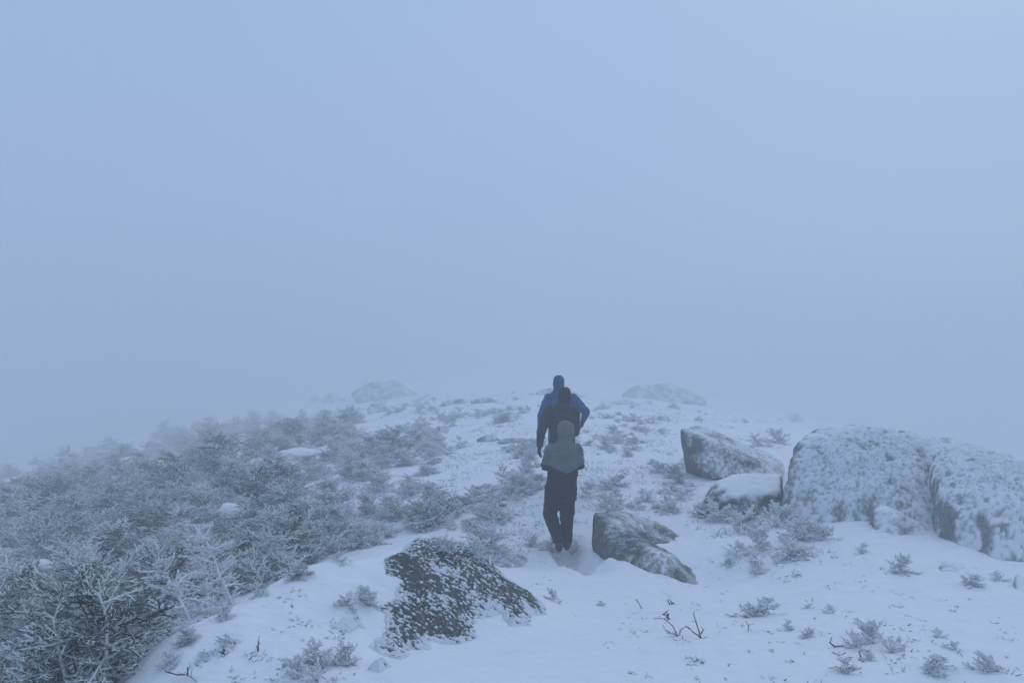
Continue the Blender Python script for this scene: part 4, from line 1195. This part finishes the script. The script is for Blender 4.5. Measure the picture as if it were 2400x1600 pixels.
# last hiker: grey upper jacket, dark lower half, arms folded forward, mid-stride
a0 = at_ground(1319.5, 9.5); a0.z = CAM_Z - 2.675
grey_panel = lambda co: 1.0 - sstep(-0.006, 0.006, (1.10 - 0.085 * np.clip(1 - np.abs(co[:, 0] - 0.04) / 0.2, 0, 1)) - co[:, 2])
hiker(a0, 0.0, 'hiker nearest the camera in grey hooded jacket and dark trousers, walking away',
      dict(head=(0.045, 0.13, 1.515), neck=(0.03, 0.07, 1.385), chest=(0.012, 0.03, 1.22), pelvis=(-0.03, -0.02, 0.86),
           shL=(-0.145, 0.05, 1.285), elL=(-0.212, 0.07, 1.085), wrL=(-0.10, 0.27, 1.02), shR=(0.172, 0.05, 1.285), elR=(0.215, 0.09, 1.095), wrR=(0.10, 0.28, 1.05),
           hipL=(-0.115, 0.0, 0.80), knL=(-0.165, 0.05, 0.46), anL=(-0.055, -0.07, 0.155), toeL=(-0.045, 0.1, 0.13), hipR=(0.055, 0.0, 0.80), knR=(0.055, 0.07, 0.46), anR=(0.060, 0.13, 0.125), toeR=(0.075, 0.34, 0.125),
           coat=[(-0.035, 0.0, 0.645, 0.190, 0.135), (-0.035, 0.0, 0.66, 0.213, 0.150), (-0.03, -0.01, 0.78, 0.212, 0.155), (-0.015, 0.0, 0.92, 0.192, 0.150), (0.0, 0.0, 1.03, 0.196, 0.155), (0.01, 0.01, 1.15, 0.215, 0.160), (0.015, 0.03, 1.26, 0.190, 0.145), (0.025, 0.05, 1.35, 0.130, 0.135), (0.03, 0.06, 1.42, 0.095, 0.105)], hood=1.06),
      dict(skin=M_SKIN, jacket=M_GREY, hood=M_GREYHOOD, trim=M_DARKTRIM, trousers=M_TROUSER, glove=M_GLOVE, boot=M_BOOT, sole=M_SOLE), None, 3, grey_panel)

a1 = at_ground(1318.0, 11.2); a1.z = CAM_Z - 2.44
hiker(a1, 0.0, 'middle hiker in black hooded jacket with left arm hanging down',
      dict(head=(0.035, 0.09, 1.615), neck=(0.01, 0.04, 1.485), chest=(-0.01, 0.02, 1.31), pelvis=(0.0, -0.01, 0.92),
           shL=(-0.200, 0.0, 1.39), elL=(-0.318, -0.02, 1.085), wrL=(-0.340, 0.05, 0.855), shR=(0.185, 0.02, 1.39), elR=(0.200, 0.06, 1.075), wrR=(0.13, 0.28, 1.00),
           hipL=(-0.10, 0.0, 0.86), knL=(-0.11, 0.03, 0.49), anL=(-0.11, -0.02, 0.125), toeL=(-0.12, 0.2, 0.125), hipR=(0.10, 0.0, 0.86), knR=(0.10, 0.13, 0.50), anR=(0.10, 0.20, 0.16), toeR=(0.11, 0.42, 0.14),
           coat=[(0.0, 0.0, 0.725, 0.18, 0.13), (0.0, 0.0, 0.74, 0.205, 0.15), (0.0, 0.0, 0.90, 0.205, 0.15), (0.0, 0.0, 1.05, 0.190, 0.145), (0.0, 0.01, 1.20, 0.205, 0.155), (-0.005, 0.02, 1.34, 0.200, 0.14), (0.0, 0.03, 1.45, 0.15, 0.130), (0.01, 0.04, 1.52, 0.095, 0.10)], hood=0.98),
      dict(skin=M_SKIN, jacket=M_BLACK, hood=M_BLACKHOOD, trim=M_BLACK, trousers=M_TROUSER, glove=M_GLOVE, boot=M_BOOT, sole=M_SOLE), None, 23)

a2 = at_ground(1314.0, 12.6); a2.z = CAM_Z - 2.375
hiker(a2, 0.0, 'leading hiker in bright blue hooded jacket, right elbow out to the side',
      dict(head=(-0.03, 0.07, 1.665), neck=(-0.02, 0.04, 1.53), chest=(0.0, 0.02, 1.35), pelvis=(0.0, 0.0, 0.95),
           shL=(-0.205, 0.0, 1.42), elL=(-0.325, -0.03, 1.12), wrL=(-0.345, 0.04, 0.88), shR=(0.215, 0.0, 1.42), elR=(0.420, -0.06, 1.190), wrR=(0.385, 0.03, 1.035),
           hipL=(-0.10, 0.0, 0.89), knL=(-0.11, 0.10, 0.51), anL=(-0.11, 0.06, 0.125), toeL=(-0.12, 0.28, 0.125), hipR=(0.10, 0.0, 0.89), knR=(0.10, 0.02, 0.50), anR=(0.10, -0.12, 0.14), toeR=(0.11, 0.08, 0.125),
           coat=[(0.0, 0.0, 0.76, 0.18, 0.13), (0.0, 0.0, 0.775, 0.210, 0.15), (0.0, 0.0, 0.93, 0.21, 0.155), (0.0, 0.0, 1.08, 0.20, 0.15), (0.0, 0.01, 1.23, 0.212, 0.155), (0.0, 0.02, 1.37, 0.212, 0.14), (-0.01, 0.03, 1.49, 0.165, 0.135), (-0.02, 0.04, 1.56, 0.10, 0.105)], hood=0.92),
      dict(skin=M_SKIN, jacket=M_BLUE, hood=M_BLUEHOOD, trim=M_BLUEHOOD, trousers=M_TROUSER, glove=M_GLOVE, boot=M_BOOT, sole=M_SOLE), None, 43)

# ------------------------------------------------------------------ blowing cloud round everything
hb = bmesh.new()
bmesh.ops.create_cube(hb, size=1.0)
hm = bpy.data.meshes.new('haze'); hb.to_mesh(hm); hb.free()
haze = link('haze', hm)
z0, z1 = GROUND_MIN - 1.0, CAM_Z + 3.5
haze.scale = (470, 330, z1 - z0)
haze.location = (0, 100, (z0 + z1) / 2)
haze['kind'] = 'stuff'
m = bpy.data.materials.new('cloud_mist'); m.use_nodes = True
n, l = m.node_tree.nodes, m.node_tree.links
n.clear()
o_ = n.new('ShaderNodeOutputMaterial'); pvn = n.new('ShaderNodeVolumePrincipled')
pvn.inputs['Color'].default_value = (0.90, 0.915, 0.93, 1)
pvn.inputs['Density'].default_value = 0.0180
pvn.inputs['Anisotropy'].default_value = 0.0
l.new(pvn.outputs[0], o_.inputs['Volume'])
hm.materials.append(m)
